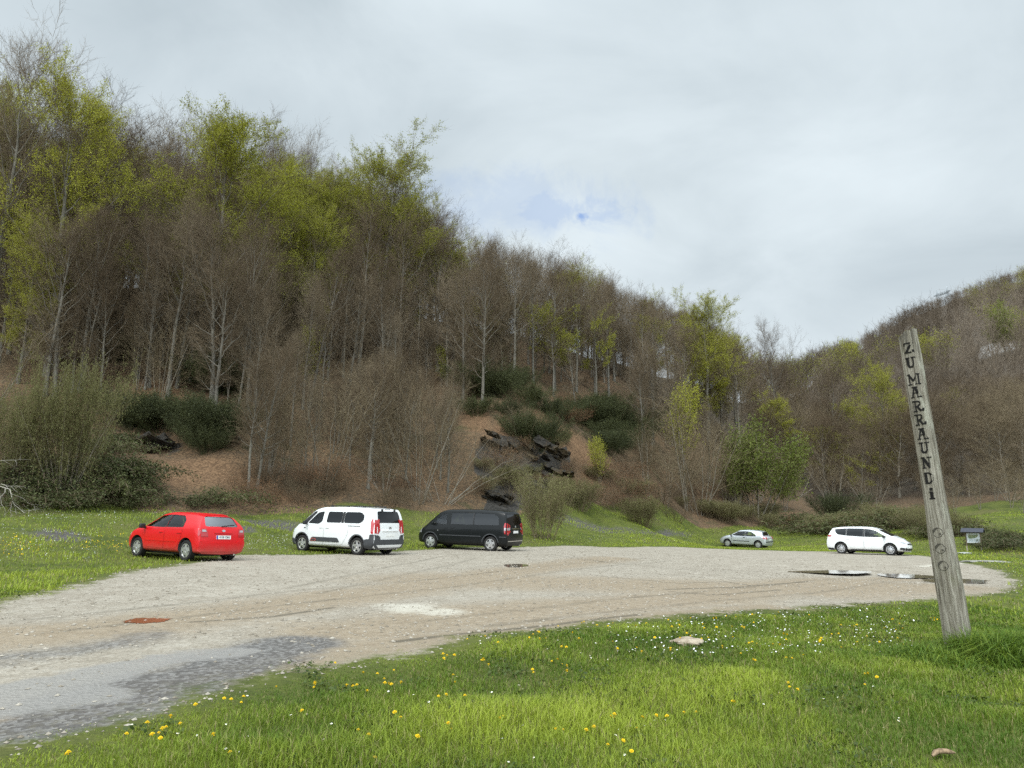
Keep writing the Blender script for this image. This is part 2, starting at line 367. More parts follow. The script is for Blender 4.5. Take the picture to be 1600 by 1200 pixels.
lit = s.mix(s.rng(n_mid, 0.45, 0.75), lit, (0.080, 0.062, 0.040))
lit = s.mix(s.math('MULTIPLY', s.rng(n_big, 0.55, 0.7), 0.6), lit, (0.04, 0.05, 0.016))
lit = s.mix(s.math('MULTIPLY', withn('redsoil', 0.7, 0.35, 0.8), 0.8), lit, s.mix(s.rng(s.bw(leafc), 0.2, 0.8), (0.105, 0.060, 0.031), (0.205, 0.122, 0.066)))
rk = s.noise(s.scalev(P, (1.0, 1.0, 3.5)), 2.2, 8, 0.7, 0.6)
lit = s.mix(withn('rock', 0.7, 0.35, 0.6), lit, s.mix(s.rng(rk, 0.35, 0.68), (0.022, 0.020, 0.017), (0.070, 0.064, 0.056)))
nat = s.mix(withn('litter', 0.8, 0.35, 0.65), grass, lit)
edge = s.rng(s.math('ADD', s.attr('lot'), s.math('ADD', s.math('MULTIPLY', s.math('SUBTRACT', n_mid, 0.5), 1.5), s.math('MULTIPLY', s.math('SUBTRACT', n_fine, 0.5), 0.7))), -0.12, 0.22)
far_ = s.rng(s.attr('far'), 0.0, 1.0)
nat = s.mix(far_, nat, s.mix(n_mid, (0.085, 0.068, 0.052), (0.135, 0.112, 0.088)))
nat = s.mix(withn('lime', 0.9, 0.35, 0.7), nat, s.mix(n_fine, (0.20, 0.185, 0.17), (0.42, 0.40, 0.38)))
col = s.mix(edge, nat, grav)
fringe = s.math('MULTIPLY', s.rng(s.attr('lot'), 0.9, 0.1), s.rng(n_fine, 0.45, 0.7))
col = s.mix(s.math('MULTIPLY', s.math('MULTIPLY', fringe, edge), 0.55), col, (0.13, 0.115, 0.07))
rough = s.math('SUBTRACT', 0.92, s.math('MULTIPLY', wetm, s.math('MULTIPLY', edge, 0.35)))
hgt = s.math('ADD', s.math('MULTIPLY', n_fine, 1.0), s.math('MULTIPLY', stone_d, 0.5))
s.out(s.pbr(col, rough, 0.25, s.bump(hgt, 0.6, 0.04)))
me = np_mesh('ground', V, quads[:, ::-1], tris, m_ground, True,
             dict(lot=pad(gxy_sd), tan=pad(tan), dark=pad(dark), rut=pad(rut), wet=pad(wet), white=pad(white), soil=pad(soil), rock=pad(rock), redsoil=pad(redsoil), litter=pad(litter), bare=pad(bare), far=pad(smooth01((gr - 95) / 40)), lime=pad(np.maximum(blob(1570, 545, 40, 14), blob(1425, 512, 10, 8) * .5))))
tag(link('ground', me), kind='structure')

# puddles on the car park
def puddle(name, pix, mat, dz=0.018, n=90, seed=1, label=None):
    pts = np.array([G(*p) for p in pix]); lr = np.random.default_rng(seed)
    # smooth closed outline
    k = len(pts); t = np.linspace(0, k, n, endpoint=False); i = t.astype(int); f = (t - i)[:, None]
    a, b, c, d = pts[(i - 1) % k], pts[i % k], pts[(i + 1) % k], pts[(i + 2) % k]
    q = 0.5 * (2 * b + (c - a) * f + (2 * a - 5 * b + 4 * c - d) * f ** 2 + (3 * b - a - 3 * c + d) * f ** 3)
    q = q + lr.normal(0, 0.03, q.shape)
    zz_ = ground_z(q[:, 0], q[:, 1]); z = float(np.max(zz_) * 0.5 + np.mean(zz_) * 0.5) + dz
    bm = bmesh.new(); vs_ = [bm.verts.new((x, y, z)) for x, y in q]; fc = bm.faces.new(vs_)
    if fc.normal.z < 0: fc.normal_flip()
    bmesh.ops.triangulate(bm, faces=bm.faces)
    me = bm_mesh(name, bm, mat, recalc=False)
    return tag(link(name, me), kind='structure')
m_water, s = mat_new('puddle_water')
s.out(s.pbr((0.15, 0.12, 0.085), 0.06, 0.35, s.bump(s.noise(s.pos(), 3, 2), 0.02, 0.01), ior=1.33))
m_rust, s = mat_new('rusty_puddle_water')
s.out(s.pbr(s.mix(s.noise(s.pos(), 2, 3), (0.27, 0.085, 0.04), (0.33, 0.12, 0.06)), 0.12, 0.35))
puddle('puddle_water', [(1370, 897), (1410, 896.5), (1450, 899), (1474, 901.5), (1452, 904.5), (1410, 904.5), (1383, 902)], m_water, 0.012, 70, 6)
puddle('puddle_water', [(1205, 892), (1290, 893), (1345, 894.5), (1362, 898), (1335, 900.5), (1290, 898.5), (1250, 895.5)], m_water, 0.012, 120, 2)
puddle('puddle_water', [(1440, 909.5), (1490, 909.5), (1545, 911), (1500, 912.5)], m_water, 0.012, 60, 3)
puddle('puddle_water', [(788, 882.5), (810, 881.5), (826, 883.5), (812, 886.5), (794, 886)], m_water, 0.006, 50, 4)
puddle('rusty_puddle_water', [(194, 971), (215, 966), (240, 965.5), (263, 967), (250, 972), (215, 974)], m_rust, 0.006, 60, 5)
# ---------------------------------------------------------------- vegetation: materials
def bark_mat(name, a, b, moss=0.25, rscale=1.0):
    m, s = mat_new(name); P = s.obj()
    r = s.n('ShaderNodeObjectInfo').outputs['Random']
    f = s.noise(s.scalev(P, (1, 1, 0.35)), 5.0 * rscale, 5, 0.65)
    c = s.mix(s.rng(f, 0.3, 0.7), a, b)
    c = s.mix(s.math('MULTIPLY', s.rng(s.noise(P, 1.3, 4), 0.5, 0.75), moss), c, (0.075, 0.085, 0.03))
    c = s.mix(s.math('MULTIPLY', r, 0.35), c, tuple(x * 0.6 for x in a))
    s.out(s.pbr(c, 0.9, 0.15)); return m
m_bark = bark_mat('beech_bark', (0.115, 0.102, 0.083), (0.26, 0.24, 0.20))
m_pale = bark_mat('pale_bark', (0.18, 0.155, 0.12), (0.32, 0.285, 0.23), 0.15)
def twig_mat(name, a, b):
    m, s = mat_new(name)
    r = s.n('ShaderNodeObjectInfo').outputs['Random']
    s.out(s.pbr(s.mix(s.rng(s.math('ADD', r, s.math('MULTIPLY', s.noise(s.obj(), 0.35, 2), 0.5)), 0.25, 1.1), a, b), 0.9, 0.1)); return m
m_twig = twig_mat('beech_twigs', (0.110, 0.080, 0.050), (0.190, 0.148, 0.098))
m_twigp = twig_mat('pale_twigs', (0.118, 0.088, 0.052), (0.200, 0.158, 0.098))
def leaf_mat(name, a, b, trans=0.42, scale=0.5):
    m, s = mat_new(name)
    r = s.n('ShaderNodeObjectInfo').outputs['Random']
    f = s.math('ADD', s.math('MULTIPLY', r, 0.35), s.math('ADD', s.math('MULTIPLY', s.noise(s.obj(), scale, 3, 0.6), 0.45), s.math('MULTIPLY', s.attr('rnd'), 0.45)))
    c = s.mix(s.rng(f, 0.2, 1.0), a, b)
    t = s.n('ShaderNodeBsdfTranslucent'); s.put(t.inputs[0], c)
    mx = s.n('ShaderNodeMixShader'); mx.inputs[0].default_value = trans
    s.t.links.new(s.pbr(c, 0.6, 0.25), mx.inputs[1]); s.t.links.new(t.outputs[0], mx.inputs[2]); s.out(mx.outputs[0]); return m
m_leaf = leaf_mat('young_beech_leaves', (0.225, 0.235, 0.026), (0.44, 0.44, 0.055))
m_leafd = leaf_mat('shrub_leaves', (0.110, 0.145, 0.028), (0.22, 0.245, 0.055))
m_leafo = leaf_mat('olive_leaves', (0.140, 0.140, 0.050), (0.26, 0.245, 0.105))
m_broom = leaf_mat('broom_stems', (0.030, 0.038, 0.014), (0.085, 0.092, 0.032), 0.15)
m_bram = leaf_mat('bramble_leaves', (0.045, 0.056, 0.020), (0.105, 0.115, 0.040), 0.2)
m_dead = leaf_mat('dead_leaves', (0.13, 0.06, 0.03), (0.26, 0.14, 0.07), 0.2)

# ---------------------------------------------------------------- vegetation: growth
def along(P, t):                                     # positions and tangents at fractions t (n,c) along curves P (n,m,3)
    n, m, _ = P.shape; f = np.clip(t, 0, 0.9999) * (m - 1); i = f.astype(int); w = (f - i)[..., None]; k = np.arange(n)[:, None]
    return P[k, i] * (1 - w) + P[k, i + 1] * w, norm(P[k, i + 1] - P[k, i])
def kids(par, c, t0, t1, ang, aj, L, k, up, r0, g, rscale=None, wob=0.04, flat=0.0):
    P, R = par; n, m, _ = P.shape
    t = t0 + (t1 - t0) * ((np.arange(c)[None] + g.random((n, c))) / c)
    p, tn = along(P, t)
    ref = np.where(np.abs(tn[..., 2:3]) > 0.9, np.array([1.0, 0, 0]), np.array([0, 0, 1.0]))
    u = norm(np.cross(tn, ref)); v = np.cross(tn, u)
    az = np.arange(c)[None] * 2.39996 + g.random((n, 1)) * 6.283 + g.normal(0, 0.5, (n, c))
    pr = np.cos(az)[..., None] * u + np.sin(az)[..., None] * v
    if flat: pr = norm(pr * np.array([1, 1, 1 - flat]))
    a = np.radians(np.broadcast_to(ang(t) if callable(ang) else ang, (n, c)) + g.normal(0, aj, (n, c)))[..., None]
    d = norm(tn * np.cos(a) + pr * np.sin(a))
    pl = np.linalg.norm(P[:, -1] - P[:, 0], axis=1)[:, None]
    ln = (L(t, pl) if callable(L) else L) * (0.65 + 0.6 * g.random((n, c)))
    s = np.linspace(0, 1, k)[None, None, :, None]
    ln = ln[..., None, None]
    C = p[:, :, None] + d[:, :, None] * s * ln + np.array([0, 0, 1.0]) * up * ln * s ** 2
    if k > 2: C = C + g.normal(0, 1, C.shape) * wob * ln * np.sqrt(s) * (s > 0)
    fr = np.clip(t, 0, 0.9999) * (m - 1); i = fr.astype(int); kk = np.arange(n)[:, None]
    rp = R[kk, i]
    rb = r0 if rscale is None else np.maximum(r0, rp * rscale)
    RR = (rb * np.ones((n, c)))[..., None] * (1 - 0.85 * np.linspace(0, 1, k))
    return C.reshape(n * c, k, 3), RR.reshape(n * c, k)
def tubes(cur, sides=3):
    P, R = cur; n, k, _ = P.shape
    t = norm(P[:, -1] - P[:, 0]); ref = np.where(np.abs(t[:, 2:3]) > 0.9, np.array([1.0, 0, 0]), np.array([0, 0, 1.0]))
    u = norm(np.cross(t, ref)); v = np.cross(t, u); th = np.arange(sides) * 2 * np.pi / sides
    o = np.cos(th)[:, None] * u[:, None] + np.sin(th)[:, None] * v[:, None]
    V = P[:, :, None] + R[:, :, None, None] * o[:, None]
    b = (np.arange(n) * k * sides)[:, None, None] + (np.arange(k - 1) * sides)[None, :, None]
    j = np.arange(sides); j2 = (j + 1) % sides
    Q = np.stack(np.broadcast_arrays(b + j, b + j2, b + j2 + sides, b + j + sides), -1)
    return V.reshape(-1, 3), Q.reshape(-1, 4)
def merge(parts):
    Vs, Qs, o = [], [], 0
    for v, q in parts: Vs.append(v); Qs.append(q + o); o += len(v)
    return np.concatenate(Vs), np.concatenate(Qs)
def leaves(cur, c, size, g, t0=0.2, flat=0.6, spread=0.12):
    P, R = cur; n = len(P)
    p, _ = along(P, t0 + (1 - t0) * g.random((n, c))); p = p.reshape(-1, 3) + g.normal(0, spread, (n * c, 3)); N = len(p)
    nn = norm(g.normal(0, 1, (N, 3)) * np.array([1, 1, 1]) + np.array([0, 0, 1.0]) * flat * 2)
    u = norm(np.cross(nn, g.normal(0, 1, (N, 3)))); v = np.cross(nn, u)
    sz = (size * (0.6 + 0.8 * g.random(N)))[:, None]
    V = np.stack([p - u * sz * 0.5, p + v * sz * 0.3, p + u * sz * 0.5, p - v * sz * 0.3], 1)
    return V.reshape(-1, 3), np.arange(N * 4).reshape(-1, 4), np.repeat(g.random(N), 4)

def grow_tree(seed, H=20.0, spread=1.0, first=0.28, dens=1.0, droop=0.0, ascend=0.35, nl=22):
    g = np.random.default_rng(seed)
    s = np.linspace(0, 1, 11)
    tr = np.zeros((1, 11, 3)); tr[0, :, 2] = s * H * 0.94
    tr[0, :, :2] = np.cumsum(g.normal(0, 0.13, (11, 2)), 0) * s[:, None] + g.normal(0, 0.03, (11, 2))
    tr[0, 0, 2] = -0.6
    r0 = 0.0132 * H
    R = (r0 * (1 - s) ** 0.75 + 0.015)[None]; R[0, 0] *= 1.35
    trunk = (tr, R)
    l1 = kids(trunk, nl, first, 0.99, lambda t: 68 - 46 * (t - first) / (1 - first), 9, lambda t, pl: H * spread * (0.115 + 0.25 * np.sin(np.pi * np.clip((1.03 - t) / (1.03 - first), 0, 1) ** 0.8) * (0.75 + 0.25 * (1 - t))), 7, ascend - droop, 0.03, g, 0.42, 0.03)
    l2 = kids(l1, int(9 * dens), 0.22, 1.0, 42, 12, lambda t, pl: pl * 0.50 * (1.15 - 0.75 * t) + 0.5, 4, 0.18, 0.018, g, 0.5, 0.04, 0.35)
    l3 = kids(l2, int(7), 0.15, 1.0, 40, 14, lambda t, pl: pl * 0.42 * (1.2 - 0.7 * t) + 0.3, 3, 0.16, 0.0105, g, 0.5, 0.05, 0.3)
    l4 = kids(l3, 5, 0.15, 1.0, 36, 14, lambda t, pl: pl * 0.35 + 0.30, 2, 0.1, 0.0068, g, None, 0.05, 0.2)
    T = merge([tubes(trunk, 10), tubes(l1, 5)])
    Cc = merge([tubes(l2, 3), tubes(l3, 3), tubes(l4, 3)])
    return T, Cc, l2, l3, l4
class Proto: pass
def tree_proto(seed, leaf=0, leafsize=0.11, leafmat=None, bark=None, twig=None, low_only=None, **k):
    o = Proto(); T, Cc, l2, l3, l4 = grow_tree(seed, **k)
    o.H = float(np.percentile(np.concatenate([l3[0][:, -1, 2], l2[0][:, -1, 2]]), 99.5))
    o.trunk = np_mesh('trunk', T[0], T[1], mat=bark or m_bark)
    o.crown = np_mesh('crown', Cc[0], Cc[1], mat=twig or m_twig)
    o.fol = None
    if leaf:
        g = np.random.default_rng(seed + 99)
        sel = np.ones(len(l3[0]), bool)
        mid = l3[0][:, 1]
        # leafing is patchy: whole sprays are out while others are still bare
        key = vnoise(mid[:, 0] / 2.2 + seed, mid[:, 1] / 2.2 + mid[:, 2] / 1.3) + 0.5
        sel &= key > (1 - leaf)
        if low_only: sel &= (mid[:, 2] / o.H < low_only + 0.1 * g.random(len(mid)))
        V1 = leaves((l3[0][sel], l3[1][sel]), 46, leafsize, g, 0.15, 0.5, 0.14)
        o.fol = np_mesh('foliage', V1[0], V1[1], mat=leafmat or m_leaf, smooth=False, attr=dict(rnd=V1[2]))
    return o
LOWB = [tree_proto(17, H=11.0, spread=1.35, first=0.10, ascend=0.3, nl=24), tree_proto(18, H=11.0, spread=1.5, first=0.12, ascend=0.2, nl=20, twig=m_twigp, bark=m_pale), tree_proto(19, H=11.0, spread=1.2, first=0.15, ascend=0.45, nl=22)]
BARE = [tree_proto(11, spread=1.0, first=.2), tree_proto(12, spread=0.85, first=0.36), tree_proto(13, spread=1.15, first=0.22, ascend=0.25), tree_proto(14, spread=0.75, first=0.42, ascend=0.5),
        tree_proto(15, spread=0.95, first=0.2, nl=26), tree_proto(16, spread=1.05, first=0.33, ascend=0.45, nl=20)]
GREEN = [tree_proto(31, 0.80, spread=0.85, first=0.22), tree_proto(32, 0.85, spread=0.95, first=0.16, nl=24), tree_proto(33, 0.72, spread=0.9, first=0.26)]
SPARSE = [tree_proto(41, 0.42, 0.12, spread=0.95, low_only=0.75), tree_proto(42, 0.55, 0.12, spread=0.9, first=0.3), tree_proto(43, 0.5, 0.12, spread=1.05, first=0.3, low_only=0.6)]
LOWG = [tree_proto(51, 0.85, 0.125, spread=1.2, first=0.22, low_only=0.55, ascend=0.15)]

def put_tree(pr, pos, h, label, group, cat='tree', name='beech_tree', rz=None, wide=1.0, lean=0.0, leanaz=0.0):
    g = rng
    t = empty(name, tuple(pos), label=label, cat=cat, group=group)
    sc = h / pr.H
    t.scale = (sc * wide, sc * wide, sc)
    rzz = g.random() * 6.283 if rz is None else rz
    M = Matrix.Rotation(leanaz, 3, 'Z') @ Matrix.Rotation(lean, 3, 'Y') @ Matrix.Rotation(rzz - leanaz, 3, 'Z')
    t.rotation_euler = M.to_euler()
    link('trunk', pr.trunk, t); link('crown', pr.crown, t)
    if pr.fol: link('foliage', pr.fol, t)
    return t
def top_height(pos, px_or_none, py):                 # height that makes the top of something at pos reach the sight line py
    r = math.hypot(pos[0], pos[1])
    px = project(np.array(pos))[0]
    for _ in range(3):
        d = ray(px, py); az = math.atan2(d[0], d[1]); a0 = math.atan2(pos[0], pos[1]); px += (a0 - az) * FOC
    d = ray(px, py); return CAMZ + r * d[2] / math.hypot(d[0], d[1]) - pos[2]
SKY = np.array([(-400, 0), (-100, 25), (0, 62), (60, 88), (150, 150), (230, 150), (290, 165), (400, 200), (470, 225), (520, 262), (600, 290), (650, 312), (700, 378), (760, 385), (850, 398), (950, 432), (1000, 462),
                (1060, 478), (1100, 492), (1160, 545), (1210, 548), (1260, 562), (1300, 552), (1360, 530), (1420, 497), (1500, 470), (1600, 428), (1800, 350)])
skyline = lambda px: np.interp(px, SKY[:, 0], SKY[:, 1])

# ---- trees one can pick out (pixel column, base row, top row, prototype, width, label)
HERO = [
 (-30, 575, 8, BARE[3], 0.8, 'bare dark tree with sinuous limbs at the far left edge, rising highest against the sky', 0),
 (148, 540, 160, BARE[0], 1.15, 'bare grey beech with wide spreading branches and pale trunk, first big trunk from the left', 0),
 (228, 520, 170, BARE[3], 0.9, 'slim bare straight beech between the spreading bare beech and the half-green beech', 0),
 (325, 578, 168, GREEN[2], 1.15, 'tall beech half in yellow-green leaf above the red car, with dark trunk and pointed top', 0),
 (283, 500, 162, BARE[4], 0.9, 'bare brown beech on the skyline touching the left side of the tall half-green beech', 0),
 (395, 505, 192, BARE[1], 1.0, 'bare beech on the skyline just right of the tall half-green beech', 0),
 (432, 500, 190, BARE[5], 0.9, 'bare round-topped beech on the skyline midway between the two tallest green beeches', 0),
 (470, 515, 222, BARE[0], 0.9, 'bare beech on the skyline left of the thinly leafed olive-green beech', 0),
 (552, 520, 238, SPARSE[0], 0.9, 'half-bare beech on the skyline squeezed against the tallest bright green beech', 0),
 (632, 540, 285, BARE[4], 0.9, 'bare beech on the skyline behind the right side of the tallest bright green beech', 0),
 (405, 560, 265, GREEN[1], 1.1, 'broad yellow-green beech just right of the tall half-green beech, lower in height', 0),
 (590, 560, 226, GREEN[0], 1.4, 'tallest bright yellow-green beech with ragged feathery top, above the white van', 0),
 (512, 545, 235, SPARSE[1], 1.0, 'thinly leafed olive-green beech left of the tallest bright green beech', 0),
 (640, 570, 300, GREEN[1], 0.85, 'bright green beech at the right edge of the leafy group, above the gap between vans', 0),
 (28, 600, 330, GREEN[1], 0.85, 'low beech in fresh green leaf at the far left edge of the picture', 0),
 (110, 520, 140, SPARSE[0], 1.0, 'large beech flushed with green at its top, on the far left skyline', 0),
 (672, 575, 292, BARE[3], 0.85, 'bare tree with fine forked top against the sky right of the green beeches', 0),
 (727, 583, 400, SPARSE[2], 0.85, 'slender pale-trunked beech leftmost in the row above the dark rock', 1),
 (765, 580, 420, LOWG[0], 0.75, 'short pale trunk between the slender and the tall bare beech above the dark rock', 1),
 (803, 602, 362, BARE[5], 0.95, 'tall bare beech with a pale slanting trunk above the middle of the dark broom bushes', 1),
 (866, 610, 398, LOWG[0], 1.15, 'beech with a flat lower tier of yellow-green leaves and stout trunk, above the dark rock', 0),
 (932, 622, 430, SPARSE[2], 0.85, 'thin pale-trunked beech right of the one with the flat green tier', 1),
 (1007, 662, 450, BARE[0], 0.8, 'bare pale-trunked beech at the right end of the broom bushes', 1),
 (1108, 690, 462, GREEN[0], 1.15, 'open crowned green beech on the skyline at the right end of the left-hand wood', 0),
 (1216, 730, 497, BARE[4], 0.80, 'lone tall bare beech in the dip between the two hills', 0),
 (1305, 760, 560, BARE[2], 0.8, 'grey bare beech with pale drooping lower branches behind the white people carrier', 1),
 (1390, 770, 565, GREEN[1], 0.95, 'yellow-green beech behind the carved post, brightest tree at the foot of the right hill', 0),
]
hero_xy = []
for px, pb, pt, pr, wd, lab, pale in HERO:
    p = hit(px, pb); h = top_height(p, px, pt)
    put_tree(pr, p, h, lab, 'trees that stand out along the wood', 'tree', rz=None, wide=wd * (0.9 if h > 24 else 1.0))
    hero_xy.append(p[:2])
hero_xy = np.array(hero_xy)

# ---- the wood: scattered trees, one object each
def zone(px, r):
    if r > 112 and px > 1130:
        return ('bare tree low on the right-hand hill, left of the carved post' if px < 1420 else 'bare tree low on the right-hand hill, right of the carved post'), 'bare trees at the foot of the right-hand hill'
    for lim, w in ((170, 'at the far left'), (430, 'above the red car'), (650, 'above the white van'), (770, 'above the black van'), (1000, 'above the dark rock face'), (5000, 'at the right end of the left-hand wood')):
        if px < lim: return 'bare brown beech in the crowded wood ' + w, 'bare beeches ' + w
pts = []
def scatter(n, azlo, azhi, rlo_f, rhi_f, gap, g, keep=None):
    out = []
    for _ in range(n):
        az = R_(g.uniform(azlo, azhi)); px = 800 + FOC * math.tan(az)
        lo, hi = rlo_f(px), rhi_f(px)
        r = math.sqrt(g.uniform(lo * lo, hi * hi)); x, y = r * math.sin(az), r * math.cos(az)
        gp = gap * (0.75 + 0.004 * min(r, 165))
        if any((x - a) ** 2 + (y - b) ** 2 < gp * gp for a, b in out): continue
        if len(hero_xy) and np.min((hero_xy[:, 0] - x) ** 2 + (hero_xy[:, 1] - y) ** 2) < 2.6 ** 2: continue
        out.append((x, y))
    return out
g2 = np.random.default_rng(21)
edge0 = lambda px: float(np.interp(px, [-300, 0, 325, 500, 650, 800, 950, 1100, 1215, 1700], [58, 58, 60, 70, 78, 77, 92, 105, 112, 108]))
crest = lambda px: float(np.interp(px, [-300, 0, 325, 500, 650, 800, 950, 1100, 1215, 1300, 1700], [118, 118, 116, 116, 116, 126, 132, 158, 165, 165, 165]))
wood = scatter(8200, -45, 37, edge0, crest, 3.8, g2)
wood.sort(key=lambda q: q[0] ** 2 + q[1] ** 2)
lim_b = 0
for x, y in wood:
    z = gz(x, y); px, py, dep = project(np.array([x, y, z])); px = float(px); r = math.hypot(x, y)
    if px < -340 or px > 1660: continue
    cap = top_height((x, y, z), px, float(skyline(px)) + g2.uniform(-20, 14))
    h = min(g2.uniform(16, 23) if px < 1170 else g2.uniform(10, 14.5), cap)
    if h < 5.5: continue
    lab, grp = zone(px, r)
    q = g2.random(); leafy = float(np.interp(px, [0, 110, 150, 230, 260, 460, 480, 690, 720, 1050, 1080, 1150, 1200], [.45, .4, .17, .17, .34, .34, .40, .40, .20, .20, .4, .4, .12]))
    if q < leafy: pr = SPARSE[g2.integers(3)] if q < leafy * 0.5 else GREEN[g2.integers(3)]
    else: pr = (BARE[(1, 3, 3, 1, 5, 3)[g2.integers(6)]] if r < edge0(px) + 14 else BARE[g2.integers(6)]) if px < 1190 else LOWB[g2.integers(3)]
    if pr.fol: lab, grp = lab.replace('bare brown beech', 'beech coming into leaf').replace('bare tree', 'tree coming into leaf'), grp.replace('bare', 'greening')
    else: lim_b += 1
    put_tree(pr, (x, y, z), h, lab, grp, 'tree', wide=(1.0 if h > 14 else 1.25) * g2.uniform(0.85, 1.15), lean=R_(g2.normal(0, 2)), leanaz=g2.random() * 6)
print('wood trees', len(wood), 'bare', lim_b)

# ---- the far wood on the right-hand hill and beyond the crest: one mass
def far_tree(seed, leaf):
    g = np.random.default_rng(seed); H = 11.0
    s = np.linspace(0, 1, 5); tr = np.zeros((1, 5, 3)); tr[0, :, 2] = s * H * 0.9; tr[0, :, :2] = np.cumsum(g.normal(0, 0.2, (5, 2)), 0) * s[:, None]; tr[0, 0, 2] = -1
    trunk = (tr, (0.16 * (1 - s) + 0.02)[None])
    l1 = kids(trunk, 18, 0.2, 1.0, lambda t: 70 - 45 * t, 9, lambda t, pl: 1.6 + 3.2 * np.sin(np.pi * np.clip((1.05 - t) / .9, 0, 1)), 4, 0.3, 0.05, g, 0.4)
    l2 = kids(l1, 7, 0.2, 1.0, 42, 14, lambda t, pl: pl * 0.45 + 0.4, 3, 0.2, 0.03, g)
    l3 = kids(l2, 4, 0.1, 1.0, 38, 14, lambda t, pl: pl * 0.4 + 0.4, 2, 0.15, 0.026, g)
    W = merge([tubes(trunk, 4), tubes(l1, 3), tubes(l2, 3), tubes(l3, 3)])
    L = leaves(l2, 10, 0.30, g, 0.0, 0.5, 0.35) if leaf else None
    return W, L
FW = [far_tree(61, False), far_tree(62, False), far_tree(63, True)]
g3 = np.random.default_rng(5)
hero_xy = np.zeros((0, 2))
fpts = scatter(4200, 13, 38, lambda px: 166.0, lambda px: float(np.interp(px, [1050, 1215, 1300, 1450, 1600], [172, 250, 400, 440, 450])), 4.6, g3)
fv, fq, fr_, lv, lq, lr, o1, o2 = [], [], [], [], [], [], 0, 0
m_fart, s = mat_new('far_twigs'); s.out(s.pbr(s.mix(s.attr('rnd'), (0.075, 0.056, 0.038), (0.200, 0.160, 0.118)), .9, .1))
for x, y in fpts:
    z = gz(x, y); px = float(project(np.array([x, y, z]))[0]); r = math.hypot(x, y)
    gn_ = vnoise(np.array(x / 38.0), np.array(y / 38.0)) + g3.normal(0, .08)
    k = 2 if gn_ > (0.12 if r < 260 else 0.27) else int(g3.integers(2))
    h = min(g3.uniform(8, 13.5), max(4.0, top_height((x, y, z), px, float(skyline(px)) + g3.uniform(-4, 5))))
    sc, a = h / 11.0, g3.random() * 6.283
    Mx = np.array([[math.cos(a), -math.sin(a), 0], [math.sin(a), math.cos(a), 0], [0, 0, 1]]) * sc
    (wv, wq), L = FW[k]
    fv.append(wv @ Mx.T + [x, y, z]); fq.append(wq + o1); o1 += len(wv); fr_.append(np.full(len(wv), np.clip(g3.normal(.45, .28), 0, 1) if not (px > 1500 and 215 < r < 290) else 1.25))
    if L: lv.append(L[0] @ Mx.T + [x, y, z]); lq.append(L[1] + o2); lr.append(np.clip(L[2] * 0.7 + g3.random() * 0.4, 0, 1)); o2 += len(L[0])
print('far trees', len(fpts), o1)
fw = link('far_wood', np_mesh('far_wood', np.concatenate(fv), np.concatenate(fq), mat=m_fart, attr=dict(rnd=np.concatenate(fr_))))
tag(fw, 'mass of far brown bare trees covering the upper right-hand hill', 'woodland', kind='stuff')
fl = link('far_foliage', np_mesh('far_foliage', np.concatenate(lv), np.concatenate(lq), mat=m_leaf, smooth=False, attr=dict(rnd=np.concatenate(lr))))
tag(fl, 'scattered green crowns among the far bare wood on the right-hand hill', 'woodland', kind='stuff')
# ---------------------------------------------------------------- undergrowth: saplings, broom, brush, brambles
def stems(n, H, lo, hi, base, k, g, bend=0.0, r=0.03, hj=0.25):
    az = g.random(n) * 6.283; th = np.radians(lo + (hi - lo) * g.random(n) ** 0.8); L = H * (1 - hj * g.random(n)) / np.maximum(np.cos(th), 0.55)
    d = np.stack([np.sin(th) * np.cos(az), np.sin(th) * np.sin(az), np.cos(th)], -1)
    p0 = np.stack([np.cos(az), np.sin(az), np.zeros(n)], -1) * (base * g.random(n))[:, None]; p0[:, 2] = -0.25
    s = np.linspace(0, 1, k)[None, :, None]
    P = p0[:, None] + d[:, None] * s * L[:, None, None] + np.array([0, 0, 1.0]) * bend * (s ** 2) * L[:, None, None] + g.normal(0, 0.012, (n, k, 3)) * L[:, None, None] * s
    return P, np.full((n, 1), r) * (0.6 + 0.6 * g.random((n, 1))) * (1 - 0.8 * np.linspace(0, 1, k))[None]
def bush_proto(seed, H, n, lo, hi, base, bend, rs, c2, c3, leaf=0, lsize=0.08, lmat=None, smat=None, tmat=None, c4=0, a2=32, l2=0.42, first=0.2, lflat=0.3, lspread=0.05):
    g = np.random.default_rng(seed); o = Proto(); o.H = H
    st = stems(n, H, lo, hi, base, 6, g, bend, rs)
    b2 = kids(st, c2, first, 1.0, a2, 12, lambda t, pl: pl * l2 * (1.15 - 0.8 * t) + 0.05 * H, 4, 0.16, rs * 0.32, g, None, 0.05)
    b3 = kids(b2, c3, 0.15, 1.0, 34, 12, lambda t, pl: pl * 0.42 + 0.02 * H, 3 if c4 else 2, 0.1, rs * 0.2, g, None, 0.05)
    lst = [tubes(b2, 3), tubes(b3, 3)]
    if c4: b4 = kids(b3, c4, 0.2, 1.0, 34, 12, lambda t, pl: pl * 0.45 + 0.02 * H, 2, 0.1, rs * 0.15, g, None, 0.05); lst.append(tubes(b4, 3))
    T = tubes(st, 5); Cc = merge([T] + lst)
    rr = np.repeat(g.random(len(Cc[0]) // 3 + 1), 3)[:len(Cc[0])]
    o.trunk = np_mesh('stems', Cc[0], Cc[1], mat=smat or m_pale, attr=dict(rnd=rr)); o.trunk.materials.append(tmat or m_twigp)
    mi = np.ones(len(Cc[1]), np.int32); mi[:len(T[1])] = 0; o.trunk.polygons.foreach_set('material_index', mi); o.crown = None
    o.fol = None
    if leaf:
        q = leaves(b3 if not c4 else b3, leaf, lsize, g, 0.1, lflat, lspread); o.fol = np_mesh('foliage', q[0], q[1], mat=lmat, smooth=False, attr=dict(rnd=q[2]))
    return o
